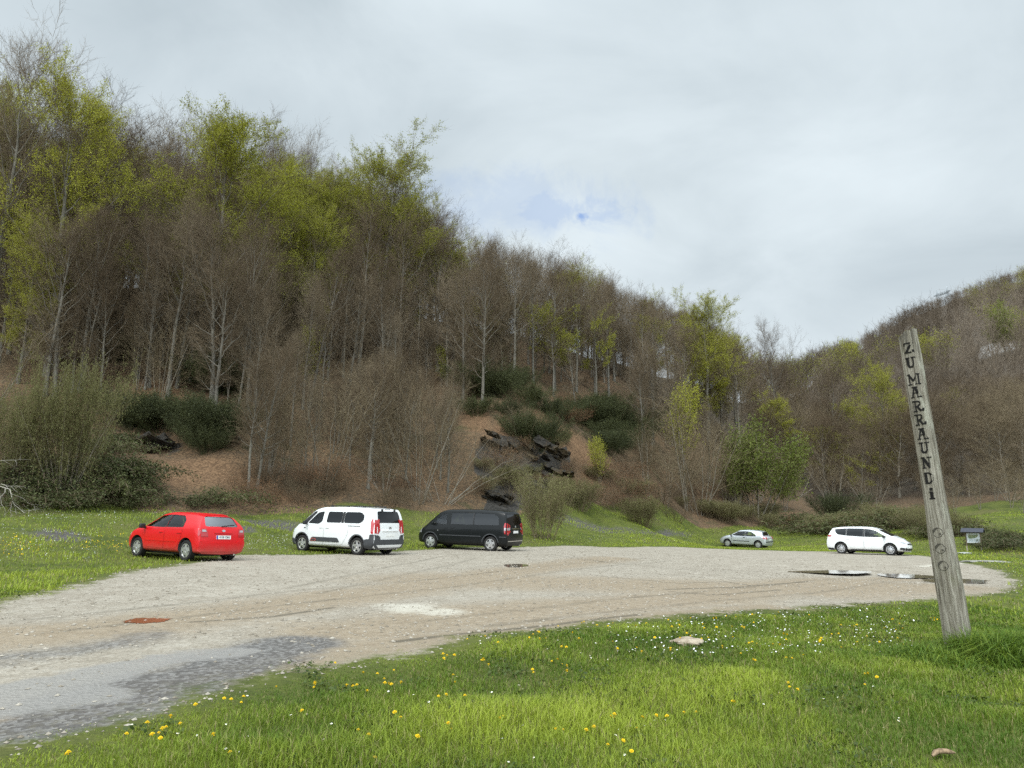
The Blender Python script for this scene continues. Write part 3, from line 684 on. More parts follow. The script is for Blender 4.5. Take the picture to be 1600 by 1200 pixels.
SAP = [bush_proto(71, 6.5, 4, 4, 22, 0.25, 0.02, 0.042, 16, 5, c4=2, a2=46, l2=0.36), bush_proto(72, 6.0, 6, 6, 30, 0.3, 0.0, 0.036, 14, 5, c4=2, a2=40, l2=0.36),
       bush_proto(73, 7.0, 3, 2, 12, 0.2, 0.0, 0.048, 20, 5, c4=2, a2=42, l2=0.30)]
SAPG = [bush_proto(74, 6.5, 5, 3, 20, 0.3, 0.0, 0.04, 20, 8, 7, 0.13, m_leaf, a2=36, l2=0.32, lflat=0.4, lspread=0.1), bush_proto(75, 6.0, 7, 5, 28, 0.5, 0.0, 0.04, 18, 9, 9, 0.14, m_leafd, a2=40, l2=0.38, lflat=0.4, lspread=0.12)]
FAN = [bush_proto(76, 5.5, 9, 8, 55, 0.4, -0.05, 0.030, 10, 5, c4=2, a2=36, l2=0.40), bush_proto(77, 4.5, 10, 15, 66, 0.4, -0.12, 0.028, 9, 5, c4=2, a2=38, l2=0.42)]
BRUSH = [bush_proto(78, 2.2, 26, 5, 55, 0.5, 0.0, 0.014, 9, 7, tmat=m_twig, smat=m_twig, l2=0.45), bush_proto(79, 2.4, 24, 5, 60, 0.6, -0.1, 0.014, 10, 7, 3, 0.05, m_dead, smat=m_twig, tmat=m_twig, l2=0.42, lspread=0.05)]
BROOM = [bush_proto(80, 2.4, 46, 3, 58, 0.7, 0.02, 0.018, 12, 8, 4, 0.07, m_broom, smat=m_broom, tmat=m_broom, a2=22, l2=0.42, lspread=0.05), bush_proto(81, 2.2, 50, 6, 66, 0.8, 0.02, 0.018, 11, 8, 4, 0.07, m_broom, smat=m_broom, tmat=m_broom, a2=24, l2=0.42, lspread=0.05)]
OLIVE = [bush_proto(82, 6.0, 46, 4, 66, 1.5, 0.0, 0.030, 13, 8, 9, 0.12, m_leafo, smat=m_pale, tmat=m_twigp, a2=30, l2=0.34, lspread=0.10), bush_proto(83, 3.0, 44, 2, 40, 1.1, 0.0, 0.02, 11, 7, 4, 0.07, m_leafo, smat=m_twigp, tmat=m_twigp, a2=28, l2=0.36, lspread=0.07)]
def bramble_proto(seed):
    g = np.random.default_rng(seed); o = Proto(); o.H = 1.2
    n = 40; az = g.random(n) * 6.283; L = 1.0 + 1.3 * g.random(n); s = np.linspace(0, 1, 7)[None, :, None]
    d = np.stack([np.cos(az), np.sin(az), np.zeros(n)], -1)[:, None]
    base = g.normal(0, 0.45, (n, 1, 3)) * np.array([1, 1, 0])
    P = base + d * s * L[:, None, None] * 0.9 + np.array([0, 0, 1.0]) * (s * (1.15 - s) * 3.0 * (0.4 + 0.5 * g.random((n, 1, 1))) - 0.1)
    st = (P, np.full((n, 7), 0.009))
    b2 = kids(st, 9, 0.1, 1.0, 50, 15, 0.32, 3, 0.1, 0.005, g)
    T = merge([tubes(st, 3), tubes(b2, 3)]); q = leaves(b2, 7, 0.10, g, 0.0, 0.5, 0.07)
    o.trunk = np_mesh('canes', *T, mat=m_twig); o.crown = None
    o.fol = np_mesh('foliage', q[0], q[1], mat=m_bram, smooth=False, attr=dict(rnd=q[2])); return o
BRAM = [bramble_proto(91), bramble_proto(92)]
def put_bush(pr, pos, h, wide, label, group, name, cat, g=rng):
    t = empty(name, tuple(pos), g.random() * 6.283, label, cat, group)
    sc = h / pr.H; t.scale = (sc * wide, sc * wide, sc)
    link('stems', pr.trunk, t)
    if pr.crown: link('shoots', pr.crown, t)
    if pr.fol: link('foliage', pr.fol, t)
    return t
def by_row(pr, px, pb, pt, wide, label, group, name, cat):
    p = hit(px, pb); h = max(0.4, top_height(p, px, pt)); return put_bush(pr, p, h, wide, label, group, name, cat)

# ---- shrubs and saplings one can pick out
one = 'shrubs and saplings that stand out on the bank'
by_row(OLIVE[0], 95, 782, 580, 0.28, 'big rounded olive-green bush at the left edge, spilling over the bank foot', one, 'willow_bush', 'bush')
by_row(OLIVE[0], 12, 775, 620, 0.30, 'darker lower lobe of olive bush at the very left edge of the picture', one, 'willow_bush', 'bush')
for px, pb, pt, k, w, lab in [
 (410, 735, 585, 0, 0.9, 'pale grey sapling with upswept forked stem on the bank right of the red car'), (508, 765, 590, 1, 0.9, 'pale multi-stemmed sapling directly above the white van bonnet'),
 (578, 722, 575, 0, 0.9, 'slender pale sapling standing higher on the bank above the white van roof'), (622, 715, 560, 2, 0.9, 'straight pale sapling between the white van and the black van, high on the bank'),
 (248, 640, 500, 1, 0.9, 'leaning pale saplings growing from the leaf-strewn bank above the red car'), (210, 600, 470, 2, 0.8, 'thin pale sapling on the slope above the olive bush'),
 (1075, 800, 600, 2, 1.0, 'tall thin pale saplings right of the rocky bank, above the grass'), (1095, 805, 650, 1, 1.0, 'spreading pale sapling beside the tall thin saplings right of the rocky bank'),
 (1015, 780, 655, 2, 0.8, 'small grey sapling on the slope right of the dark rock face'), (810, 690, 630, 1, 0.8, 'tiny bare sapling with pale stem on top of the dark rock face')]:
    by_row(SAP[k], px, pb, pt, w, lab, one, 'sapling', 'sapling')
for px, pb, pt, k, w, lab in [
 (655, 785, 590, 0, 0.75, 'large fan of pale arching branches spreading above the black van'), (690, 788, 650, 1, 0.8, 'low fan of pale branches leaning right over the black van roof'),
 (600, 772, 665, 1, 0.7, 'fan of bare stems on the bank foot behind the gap between the two vans'), (1305, 795, 690, 0, 1.0, 'pale drooping tangle of branches behind the roof of the white people carrier')]:
    by_row(FAN[k], px, pb, pt, w, lab, one, 'hazel_bush', 'bush')
for px, pb, pt, k, w, lab in [
 (485, 620, 505, 0, 0.55, 'narrow yellow-green sapling high on the slope above the white van'), (940, 765, 680, 0, 0.65, 'small bright yellow-green sapling on the bank right of the dark rock face'),
 (1060, 745, 590, 0, 0.6, 'pale green young tree with slim crown below the open crowned green beech'), (1185, 808, 665, 1, 1.0, 'dense mid-green bushy tree above the silver hatchback'),
 (1150, 800, 700, 1, 0.7, 'lower left half of the mid-green bushy tree clump above the silver hatchback'), (1225, 800, 715, 1, 0.7, 'small mid-green bush at the right side of the bushy tree clump'),
 (690, 605, 535, 0, 0.5, 'pale green small sapling on the slope at the left end of the broom bushes'), (1580, 560, 478, 1, 0.9, 'dark green round tree on the right-hand hill at the right edge'),
 (1335, 600, 525, 0, 0.8, 'bright green small tree on the skyline left of the carved post top'), (1455, 590, 518, 0, 0.9, 'bright yellow-green small tree just right of the carved post top')]:
    by_row(SAPG[k], px, pb, pt, w, lab, one, 'young_tree', 'sapling')
by_row(OLIVE[1], 845, 842, 745, 0.65, 'upright brown-olive bush on the bank foot just right of the black van', one, 'willow_bush', 'bush')
by_row(OLIVE[1], 1005, 822, 778, 1.0, 'low olive bush with yellowish base at the bank foot left of the silver hatchback', one, 'willow_bush', 'bush')
by_row(BROOM[0], 1308, 815, 775, 1.0, 'dark evergreen bush on the bank above the left end of the white people carrier', one, 'broom_bush', 'bush')

def many(prs, rows, label, group, name, cat, g, wr=(0.85, 1.25)):
    for px, pb, h in rows:
        p = hit(px, pb); put_bush(prs[int(g.integers(len(prs)))], p, h, g.uniform(*wr), label, group, name, cat, g)
g4 = np.random.default_rng(44)
def jit(poly_rows, n, hr, g):                        # n spots inside surveyed (column, row) boxes
    out = []
    w = np.array([b[4] if len(b) > 4 else (b[1] - b[0]) * (b[3] - b[2]) for b in poly_rows], float); w /= w.sum()
    for i in g.choice(len(poly_rows), n, p=w):
        b = poly_rows[i]; out.append((g.uniform(b[0], b[1]), g.uniform(b[2], b[3]), g.uniform(*hr)))
    return out
many(BROOM, jit([(735, 830, 605, 655), (830, 900, 625, 665), (900, 960, 640, 680)], 18, (1.1, 2.8), g4), 'dark green broom bush in the row crowning the dark rock face', 'broom bushes above the rock face', 'broom_bush', 'bush', g4)
many(BROOM, jit([(940, 1010, 665, 710), (790, 850, 690, 705)], 10, (1.6, 2.6), g4), 'dark green broom bush on the slope right of the dark rock face', 'broom bushes right of the rock face', 'broom_bush', 'bush', g4)
many(BROOM, jit([(300, 365, 670, 730), (205, 260, 650, 690), (330, 380, 590, 620), (110, 190, 545, 580)], 16, (1.3, 2.4), g4), 'dark broom bush on the leaf-strewn bank above the red car', 'broom bushes above the red car', 'broom_bush', 'bush', g4)
many(BRAM, jit([(-10, 220, 748, 798), (60, 200, 700, 760), (220, 400, 786, 800)], 46, (0.7, 1.4), g4), 'low dark green bramble mound at the bank foot behind the red car', 'brambles behind the red car', 'bramble', 'bramble', g4)
many(BRAM + OLIVE[1:], jit([(1240, 1450, 815, 838), (1450, 1510, 818, 845)], 34, (1.0, 2.3), g4), 'brown-green bramble bush in the hedge behind the white people carrier', 'bushes behind the white people carrier', 'bramble', 'bush', g4, (0.9, 1.4))
many(BRAM, jit([(1525, 1580, 845, 862)], 9, (0.6, 1.1), g4), 'rough bramble clump in the grass beside the information board', 'brambles by the information board', 'bramble', 'bramble', g4)
many(BRUSH, jit([(370, 640, 750, 796), (640, 760, 770, 800)], 22, (0.8, 1.9), g4), 'bush of brown twigs and withered leaves at the bank foot behind the vans', 'withered bushes behind the vans', 'brush_bush', 'bush', g4)
many(BRUSH + OLIVE[1:], jit([(755, 885, 705, 800), (860, 890, 640, 720)], 17, (0.9, 2.0), g4), 'thin brown bush growing out of the cracks of the dark rock face', 'bushes on the rock face', 'brush_bush', 'bush', g4)
many(BRUSH + OLIVE[1:], jit([(860, 1000, 740, 805), (1000, 1240, 805, 826), (1020, 1100, 770, 800)], 34, (1.1, 2.4), g4), 'brown scrubby bush on the rough bank between the dark rock and the silver hatchback', 'scrub bushes left of the silver hatchback', 'brush_bush', 'bush', g4)
many(SAP, jit([(-20, 200, 520, 640), (200, 340, 540, 640), (350, 620, 590, 700), (560, 740, 560, 700), (400, 700, 690, 760)], 38, (3.0, 5.6), g4), 'thin bare sapling in the tangle on the slope above the red car and the vans', 'bare saplings above the cars', 'sapling', 'sapling', g4)
many(SAP + SAP + FAN[:1], jit([(960, 1240, 690, 800), (1100, 1240, 700, 800)], 34, (3.5, 6), g4), 'thin bare sapling in the thicket above the silver hatchback', 'bare saplings above the silver car', 'sapling', 'sapling', g4)
many(SAP + FAN, jit([(1240, 1640, 735, 808)], 34, (3.5, 6.0), g4), 'thin bare sapling at the foot of the right-hand hill', 'bare saplings under the right-hand hill', 'sapling', 'sapling', g4)
for px, pb, h in jit([(385, 720, 690, 772)], 22, (5.5, 9), g4):
    p = hit(px, pb); put_tree(BARE[int(g4.integers(6))], p, h, 'small slim bare beech low on the bank right behind the vans', 'small beeches behind the vans', 'tree', 'slim_beech', wide=g4.uniform(.75, 1.1), lean=R_(g4.normal(0, 5)), leanaz=g4.random() * 6)
for px, pb, h in jit([(-20, 300, 545, 640), (330, 640, 585, 680), (600, 730, 580, 640), (1000, 1230, 680, 760, 9000), (690, 1010, 585, 640, 16000)], 66, (9, 15), g4):
    p = hit(px, pb); put_tree(BARE[int(g4.integers(6))], p, h, 'slim young bare beech standing on the open bank below the edge of the wood', 'slim beeches on the open bank', 'tree', 'slim_beech', wide=g4.uniform(.7, 1.0), lean=R_(g4.normal(0, 4)), leanaz=g4.random() * 6)
for px, pb, h in jit([(-20, 660, 470, 580, 100), (650, 1000, 575, 615, 40), (1000, 1130, 640, 690, 20), (430, 720, 530, 580, 60), (-20, 640, 440, 540, 90), (640, 1010, 520, 600, 95), (930, 1010, 575, 600, 30)], 130, (6, 11), g4):
    p = hit(px, pb); put_tree(LOWB[int(g4.integers(3))], p, h, 'short young bare beech growing under the tall trees of the left-hand wood', 'young beeches under the wood', 'tree', 'young_beech', wide=g4.uniform(.8, 1.0))
# ---------------------------------------------------------------- vehicles
def paint_mat(name, color, rough=0.28, metal=0.0, dust=(0.22, 0.19, 0.15), coat=0.8):
    m, s = mat_new(name); P = s.obj()
    sp = s.n('ShaderNodeSeparateXYZ'); s.put(sp.inputs[0], P)
    d = s.math('MULTIPLY', s.rng(s.math('ADD', sp.outputs[2], s.math('MULTIPLY', s.noise(P, 3, 4), 0.35)), 0.72, 0.34), 0.32)   # road dirt along the sills
    d = s.math('ADD', d, s.math('MULTIPLY', s.rng(s.noise(P, 7, 5), 0.55, 0.8), 0.02))
    s.out(s.pbr(s.mix(d, color, dust), s.math('ADD', rough, s.math('MULTIPLY', d, 0.6)), 0.5 if color[0] > .02 else 0.2, None, metal, coat)); return m
m_red = paint_mat('red_paint', (0.62, 0.003, 0.008), 0.35, coat=0.3)
m_white = paint_mat('white_paint', (0.80, 0.81, 0.81))
m_black = paint_mat('black_grey_paint', (0.009, 0.0105, 0.011), 0.30, 0.0, (0.03, 0.028, 0.025), coat=0.12)
m_silver = paint_mat('silver_paint', (0.62, 0.65, 0.68), 0.32, 0.55)
m_trim = simple('black_plastic', (0.022, 0.022, 0.023), 0.55, 0.4)
m_clad = simple('grey_plastic', (0.055, 0.058, 0.062), 0.6, 0.35, var=0.15)
m_rubber = simple('tyre_rubber', (0.022, 0.021, 0.020), 0.85, 0.3, var=0.3, vscale=20)
m_alloy = simple('alloy', (0.62, 0.62, 0.63), 0.3, 0.5, 0.75)
m_dalloy = simple('dark_alloy', (0.06, 0.06, 0.065), 0.35, 0.5, 0.4)
m_chrome = simple('chrome', (0.75, 0.75, 0.76), 0.12, 0.5, 1.0)
m_inside = simple('interior_trim', (0.07, 0.07, 0.072), 0.9, 0.2)
m_seat = simple('seat_fabric', (0.045, 0.046, 0.050), 0.95, 0.1)
m_redlamp = simple('red_lamp', (0.42, 0.010, 0.016), 0.12, 0.6, 0, 1.0)
m_clearlamp = simple('clear_lamp', (0.42, 0.42, 0.43), 0.10, 0.6, 0.3, 1.0)
m_plate = simple('plate_white', (0.78, 0.78, 0.76), 0.4, 0.4)
m_plateblue = simple('plate_blue', (0.02, 0.06, 0.38), 0.4, 0.4)
m_ink = simple('plate_ink', (0.02, 0.02, 0.022), 0.5, 0.3)
def glass_mat(name, tint, ior=1.5):
    m, s = mat_new(name)
    tr = s.n('ShaderNodeBsdfTransparent'); s.put(tr.inputs[0], tint)
    gl = s.n('ShaderNodeBsdfGlossy'); gl.inputs['Roughness'].default_value = 0.015; s.put(gl.inputs[0], (0.95, 0.97, 1.0))
    fr = s.n('ShaderNodeFresnel'); fr.inputs[0].default_value = ior
    mx = s.n('ShaderNodeMixShader'); s.t.links.new(fr.outputs[0], mx.inputs[0]); s.t.links.new(tr.outputs[0], mx.inputs[1]); s.t.links.new(gl.outputs[0], mx.inputs[2])
    s.out(mx.outputs[0]); return m
m_glass = glass_mat('clear_glass', (0.90, 0.95, 0.92), 1.55)
m_privacy = glass_mat('privacy_glass', (0.05, 0.055, 0.06), 1.6)
m_rglass = glass_mat('rear_glass', (0.75, 0.82, 0.80), 3.4)

def pchip(t, y, q):
    t = np.asarray(t, float); y = np.asarray(y, float); h = np.diff(t); d = np.diff(y) / h; m = np.zeros(len(t))
    m[0], m[-1] = d[0], d[-1]
    for i in range(1, len(t) - 1):
        if d[i - 1] * d[i] > 0: w1, w2 = 2 * h[i] + h[i - 1], h[i] + 2 * h[i - 1]; m[i] = (w1 + w2) / (w1 / d[i - 1] + w2 / d[i])
    i = np.clip(np.searchsorted(t, q) - 1, 0, len(t) - 2); s = (q - t[i]) / h[i]
    return (2 * s**3 - 3 * s**2 + 1) * y[i] + (s**3 - 2 * s**2 + s) * h[i] * m[i] + (-2 * s**3 + 3 * s**2) * y[i + 1] + (s**3 - s**2) * h[i] * m[i + 1]
def prof(pts, q): p = sorted(pts); return pchip([a for a, b in p], [b for a, b in p], np.clip(q, p[0][0], p[-1][0]))
def body_mesh(S, ins=0.0, zb=None, xr=None, xf=None, N=70, K=12):
    zb = S['zb'] if zb is None else zb
    xr0, xf0 = (S['xr0'], S['xf0'])
    xs = np.linspace(0, 1, N); xs = 0.5 * xs + 0.5 * (0.5 - 0.5 * np.cos(np.pi * xs)); xs = xr0 + (xf0 - xr0) * xs
    XR = (lambda z: prof(S['xr'], z)) if xr is None else (lambda z: np.full_like(z, xr))
    XF = (lambda z: prof(S['xf'], z)) if xf is None else (lambda z: np.full_like(z, xf))
    W = np.full(N, S['W'] - ins)
    e1, e2 = np.clip((xs - xr0) / 0.30, 0, 1), np.clip((xf0 - xs) / 0.62, 0, 1)
    W = W - 0.055 * (1 - e1) ** 2 - 0.22 * (1 - e2) ** 2.2
    top = prof(S['top'], xs) - ins; belt = prof(S['belt'], xs); Wr = prof(S['Wr'], xs) - ins
    rings = []
    for i in range(N):
        w, t, b, wr = W[i], max(top[i], zb + 0.2), belt[i], Wr[i]
        b = min(b, t - 0.07); b = max(b, zb + 0.1); zm = min(zb + 0.28, zb + (b - zb) * 0.45)
        wr = min(wr, w - 0.03)
        c6z = max(t - 0.15, b + 0.45 * (t - b)); f = (c6z - b) / max(t - 0.04 - b, .01)
        pts = [(0, zb - 0.02), (w - 0.20, zb), (w - 0.035, zb + 0.07), (w - .004, zm), (w, zm + (b - zm) * 0.55), (w - 0.022, b), (w - 0.03 - (w - 0.03 - wr) * f * 0.93, c6z), (wr - 0.055, t - 0.035 * min(1, (t - b) / .2)), (wr * 0.6, t - 0.010 * min(1, (t - b) / .2)), (0, t)]
        pts = np.array(pts); pts[1:, 1] = np.maximum.accumulate(pts[1:, 1] + np.arange(9) * 0.0008)
        ch = np.concatenate([[0], np.cumsum(np.linalg.norm(np.diff(pts, axis=0), axis=1))])
        q = np.concatenate([np.linspace(ch[j], ch[j + 1], 4 if j not in (4, 5) else 5, endpoint=False) for j in range(9)] + [[ch[-1]]])
        y, z = pchip(ch, pts[:, 0], q), pchip(ch, pts[:, 1], q)
        u = (xs[i] - xr0) / (xf0 - xr0)
        fr, ff = max(0.0, 1 - u / 0.30) ** 1.6, max(0.0, (u - 0.78) / 0.22) ** 1.5
        bulge_r, bulge_f = 0.05 * fr, 0.12 * ff
        x = xs[i] + (XR(z) - xr0) * fr + bulge_r + (XF(z) - xf0) * ff - bulge_f * (y / max(w, .1)) ** 2
        rings.append(np.stack([x, y, z], -1))
    M = len(rings[0]); V, Fc, idx = [], [], {}
    def vid(i, s, side):
        if s in (0, M - 1): side = 1
        k = (i, s, side)
        if k not in idx: p = rings[i][s]; idx[k] = len(V); V.append((p[0], p[1] * side, p[2]))
        return idx[k]
    for i in range(N - 1):
        for s_ in range(M - 1):
            for sd_ in (1, -1):
                f = [vid(i, s_, sd_), vid(i + 1, s_, sd_), vid(i + 1, s_ + 1, sd_), vid(i, s_ + 1, sd_)]
                if sd_ > 0: f = f[::-1]
                Fc.append(f)
    for i, sgn in ((0, -1), (N - 1, 1)):
        rows = []
        for s_ in range(M):
            p = rings[i][s_]
            if s_ in (0, M - 1): rows.append([vid(i, s_, 1)]); continue
            row = []
            for k in range(K + 1):
                a = -1 + 2 * k / K
                if k == 0: row.append(vid(i, s_, -1))
                elif k == K: row.append(vid(i, s_, 1))
                else:
                    bz = (0.05 if sgn < 0 else 0.12) * (1 - a * a)
                    x = p[0] + (-bz if sgn < 0 else (0.0 if xf is not None else bz * (1.0 if True else 0)))
                    V.append((x, p[1] * a, p[2])); row.append(len(V) - 1)
            rows.append(row)
        for a, b in zip(rows[:-1], rows[1:]):
            if len(a) == 1: fs = [(a[0], b[k + 1], b[k]) for k in range(K)]
            elif len(b) == 1: fs = [(a[k], a[k + 1], b[0]) for k in range(K)]
            else: fs = [(a[k], a[k + 1], b[k + 1], b[k]) for k in range(K)]
            for f in fs: Fc.append(list(f) if sgn > 0 else list(f)[::-1])
    bm = bmesh.new(); vv = [bm.verts.new(p) for p in V]
    for f in Fc:
        try: bm.faces.new([vv[k] for k in f])
        except ValueError: pass
    bmesh.ops.recalc_face_normals(bm, faces=bm.faces)
    return bm
def prism(poly, axis, a, b):                         # closed prism of a 2-D outline along an axis
    bm = bmesh.new(); mk = {'y': lambda p, t: (p[0], t, p[1]), 'x': lambda p, t: (t, p[0], p[1]), 'z': lambda p, t: (p[0], p[1], t)}[axis]
    A = [bm.verts.new(mk(p, a)) for p in poly]; B = [bm.verts.new(mk(p, b)) for p in poly]; n = len(poly)
    bm.faces.new(A); bm.faces.new(B)
    for i in range(n): bm.faces.new((A[i], A[(i + 1) % n], B[(i + 1) % n], B[i]))
    bmesh.ops.recalc_face_normals(bm, faces=bm.faces); return bm
def to_obj(bm, mats, mi=0):
    me = bpy.data.meshes.new('tmp'); bm.to_mesh(me); bm.free()
    for m in mats: me.materials.append(m)
    for p in me.polygons: p.material_index = mi
    return link('tmp', me)
def cut(body, cutters):
    for c in cutters:
        md = body.modifiers.new('b', 'BOOLEAN'); md.operation = 'DIFFERENCE'; md.solver = 'EXACT'; md.object = c
    dg = bpy.context.evaluated_depsgraph_get()
    me = bpy.data.meshes.new_from_object(body.evaluated_get(dg))
    for c in list(cutters) + [body]:
        d = c.data; bpy.data.objects.remove(c); bpy.data.meshes.remove(d)
    return me
def rpoly(pts, r=0.04, n=4):                         # outline with rounded corners
    out = []; P = [np.array(p, float) for p in pts]; k = len(P)
    for i in range(k):
        a, b, c = P[i - 1], P[i], P[(i + 1) % k]; u, v = a - b, c - b; lu, lv = np.linalg.norm(u), np.linalg.norm(v)
        rr = min(r, 0.45 * lu, 0.45 * lv); p, q = b + u / lu * rr, b + v / lv * rr
        for t in np.linspace(0, 1, n + 1): out.append(tuple((1 - t) ** 2 * p + 2 * t * (1 - t) * b + t * t * q))
    return out
AX = {'L': (lambda a, b: ((a, 3, b), (0, -1, 0))), 'R': (lambda a, b: ((a, -3, b), (0, 1, 0))), 'B': (lambda a, b: ((-6, a, b), (1, 0, 0))), 'F': (lambda a, b: ((6, a, b), (-1, 0, 0))), 'T': (lambda a, b: ((a, b, 4), (0, 0, -1)))}
def patch(tree, poly, mode, off, cell=0.08, thick=0.02):
    bm = bmesh.new(); bm.faces.new([bm.verts.new((p[0], p[1], 0)) for p in poly])
    P = np.array(poly); lo, hi = P.min(0), P.max(0); cen = P.mean(0)
    for ax in (0, 1):
        k = max(1, int((hi[ax] - lo[ax]) / cell))
        for q in np.linspace(lo[ax], hi[ax], k + 2)[1:-1]:
            co = [0, 0, 0]; no = [0, 0, 0]; co[ax] = q; no[ax] = 1
            bmesh.ops.bisect_plane(bm, geom=bm.verts[:] + bm.edges[:] + bm.faces[:], plane_co=co, plane_no=no, dist=1e-5)
    inner = {}
    for v in list(bm.verts):
        o, d = AX[mode](v.co.x, v.co.y)
        h, nrm, _, _ = tree.ray_cast(Vector(o), Vector(d))
        if h is not None and ((mode in 'LR' and abs(h.y) < 0.55) or (mode == 'B' and h.x > -1.3)): h = None
        k = 0
        while h is None and k < 20:                  # just off the edge of the body: slide towards the middle of the outline
            k += 1; t = k / 20; o, d = AX[mode](v.co.x * (1 - t) + cen[0] * t, v.co.y * (1 - t) + cen[1] * t); h, nrm, _, _ = tree.ray_cast(Vector(o), Vector(d))
            if h is not None and mode in 'LR' and abs(h.y) < 0.55: h = None
        if h is None: h, nrm, _, _ = tree.find_nearest(Vector(o) + Vector(d) * 2.2)
        if nrm.dot(Vector(d)) > 0: nrm = -nrm
        v.co = h + nrm * off; inner[v] = h + nrm * (off - thick)
    be = [e for e in bm.edges if len(e.link_faces) == 1]
    nv = {v: bm.verts.new(c) for v, c in inner.items() if any(e in be for e in v.link_edges)}
    for e in be:
        a, b = e.verts; bm.faces.new((a, b, nv[b], nv[a]))
    bmesh.ops.recalc_face_normals(bm, faces=bm.faces)
    return bm
def finish(me, ang=32):
    me.polygons.foreach_set('use_smooth', np.ones(len(me.polygons), bool)); me.set_sharp_from_angle(angle=R_(ang)); return me
def lathe(prof_, n=36, close=True):                  # profile (radius, y) revolved about the y axis
    V = []; Q = []; k = len(prof_)
    for i in range(n):
        a = 2 * math.pi * i / n
        for r, y in prof_: V.append((r * math.cos(a), y, r * math.sin(a)))
    for i in range(n):
        for j in range(k if close else k - 1):
            a, b = i * k + j, i * k + (j + 1) % k; c, d = ((i + 1) % n) * k + (j + 1) % k, ((i + 1) % n) * k + j
            Q.append((a, b, c, d))
    return V, Q
def bx(bm, cx, cy, cz, sx, sy, sz, M=None, bev=0.0):
    r = bmesh.ops.create_cube(bm, size=1.0, matrix=Matrix.Translation((cx, cy, cz)) @ (M or Matrix.Identity(4)) @ Matrix.Diagonal((sx, sy, sz, 1)))
    if bev: bmesh.ops.bevel(bm, geom=list({e for v in r['verts'] for e in v.link_edges}), offset=bev, segments=2, affect='EDGES', profile=0.5)
def wheel(root, x, y, r, w, style, side):
    t = (r, w)
    dr = link('wheel', None)
    V, Q = lathe([(0.02, -0.05), (r * 0.60, -0.05), (r * 0.60, 0.02), (0.02, 0.02)], 24)
    me = np_mesh('wheel', V, Q, mat=m_trim)
    bpy.data.objects.remove(dr); wh = link('wheel', me, root); wh.location = (x, y, r - 0.012); wh.rotation_euler = (0, 0, 0 if side > 0 else math.pi)
    h = w / 2; ri = r * 0.66
    V, Q = lathe([(ri, -h), (r * 0.90, -h), (r * 0.975, -h * 0.85), (r, -h * 0.55), (r, h * 0.55), (r * 0.975, h * 0.85), (r * 0.90, h * 1.02), (r * 0.78, h * 1.04), (ri, h * 0.9), (ri * .985, 0)], 40)
    link('tyre', finish(np_mesh('tyre', V, Q, mat=m_rubber)), wh)
    bm = bmesh.new()
    V, Q = lathe([(ri, -h * 0.6), (ri * 1.01, h * 0.92), (ri * 0.90, h * 0.92), (ri * 0.88, -h * 0.6)], 40)
    vs_ = [bm.verts.new(p) for p in V]
    for q in Q: bm.faces.new([vs_[i] for i in q])
    V, Q = lathe([(0.001, h * 0.50), (r * 0.17, h * 0.52), (r * 0.17, h * 0.78), (0.001, h * 0.84)], 20, False)
    vs_ = [bm.verts.new(p) for p in V]
    for q in Q: bm.faces.new([vs_[i] for i in q])
    n, w1, w0, tw = {'five': (5, 0.105, 0.15, 0.0), 'ten': (10, 0.036, 0.06, 0.22), 'star': (5, 0.085, 0.12, 0.0), 'cover': (6, 0.10, 0.17, 0.0)}[style]
    for k in range(n):
        a = 2 * math.pi * k / n + 0.3
        e = [(r * 0.12, -w0 / 2), (r * 0.12, w0 / 2), (ri * 0.93, w1 / 2), (ri * 0.93, -w1 / 2)]
        A = []
        for yy in (h * 0.45, h * 0.80):
            for (rr, ww) in e:
                aa = a + (tw if rr > r * 0.5 else 0)
                A.append(bm.verts.new((rr * math.cos(aa) - ww * math.sin(aa), yy + (0.012 if rr < r * .5 else 0), rr * math.sin(aa) + ww * math.cos(aa))))
        for f in ((0, 1, 2, 3), (4, 5, 6, 7), (0, 1, 5, 4), (1, 2, 6, 5), (2, 3, 7, 6), (3, 0, 4, 7)): bm.faces.new([A[i] for i in f])
    me = bm_mesh('rim', bm, m_alloy); link('rim', finish(me), wh)
    if style in ('star', 'ten'): # two-tone rims: dark pockets between bright spoke faces
        V, Q = lathe([(r * 0.1, h * 0.40), (ri * 0.9, h * 0.40), (ri * 0.9, h * 0.30), (r * 0.1, h * 0.30)], 30)
        link('rim_pocket', np_mesh('rim_pocket', V, Q, mat=m_dalloy), wh)
    return wh
def seat(root, x, y, zf=0.45, w=0.5, top=1.12, head=True):
    bm = bmesh.new()
    bx(bm, x + 0.05, y, zf, 0.5, w, 0.16, None, 0.04)
    bx(bm, x - 0.22, y, (zf + top) / 2 - 0.04, 0.14, w, top - zf - 0.15, Matrix.Rotation(R_(-12), 4, 'Y'), 0.05)
    if head: bx(bm, x - 0.30, y, top + 0.03, 0.09, 0.26, 0.19, Matrix.Rotation(R_(-12), 4, 'Y'), 0.04)
    link('seat', finish(bm_mesh('seat', bm, m_seat)), root)
def text_mesh(txt, size, ext=0.002):
    cu = bpy.data.curves.new('t', 'FONT'); cu.body = txt; cu.size = size; cu.extrude = ext; cu.align_x = 'CENTER'; cu.align_y = 'CENTER'; cu.resolution_u = 2
    o = link('t', cu); dg = bpy.context.evaluated_depsgraph_get(); me = bpy.data.meshes.new_from_object(o.evaluated_get(dg)); bpy.data.objects.remove(o); return me
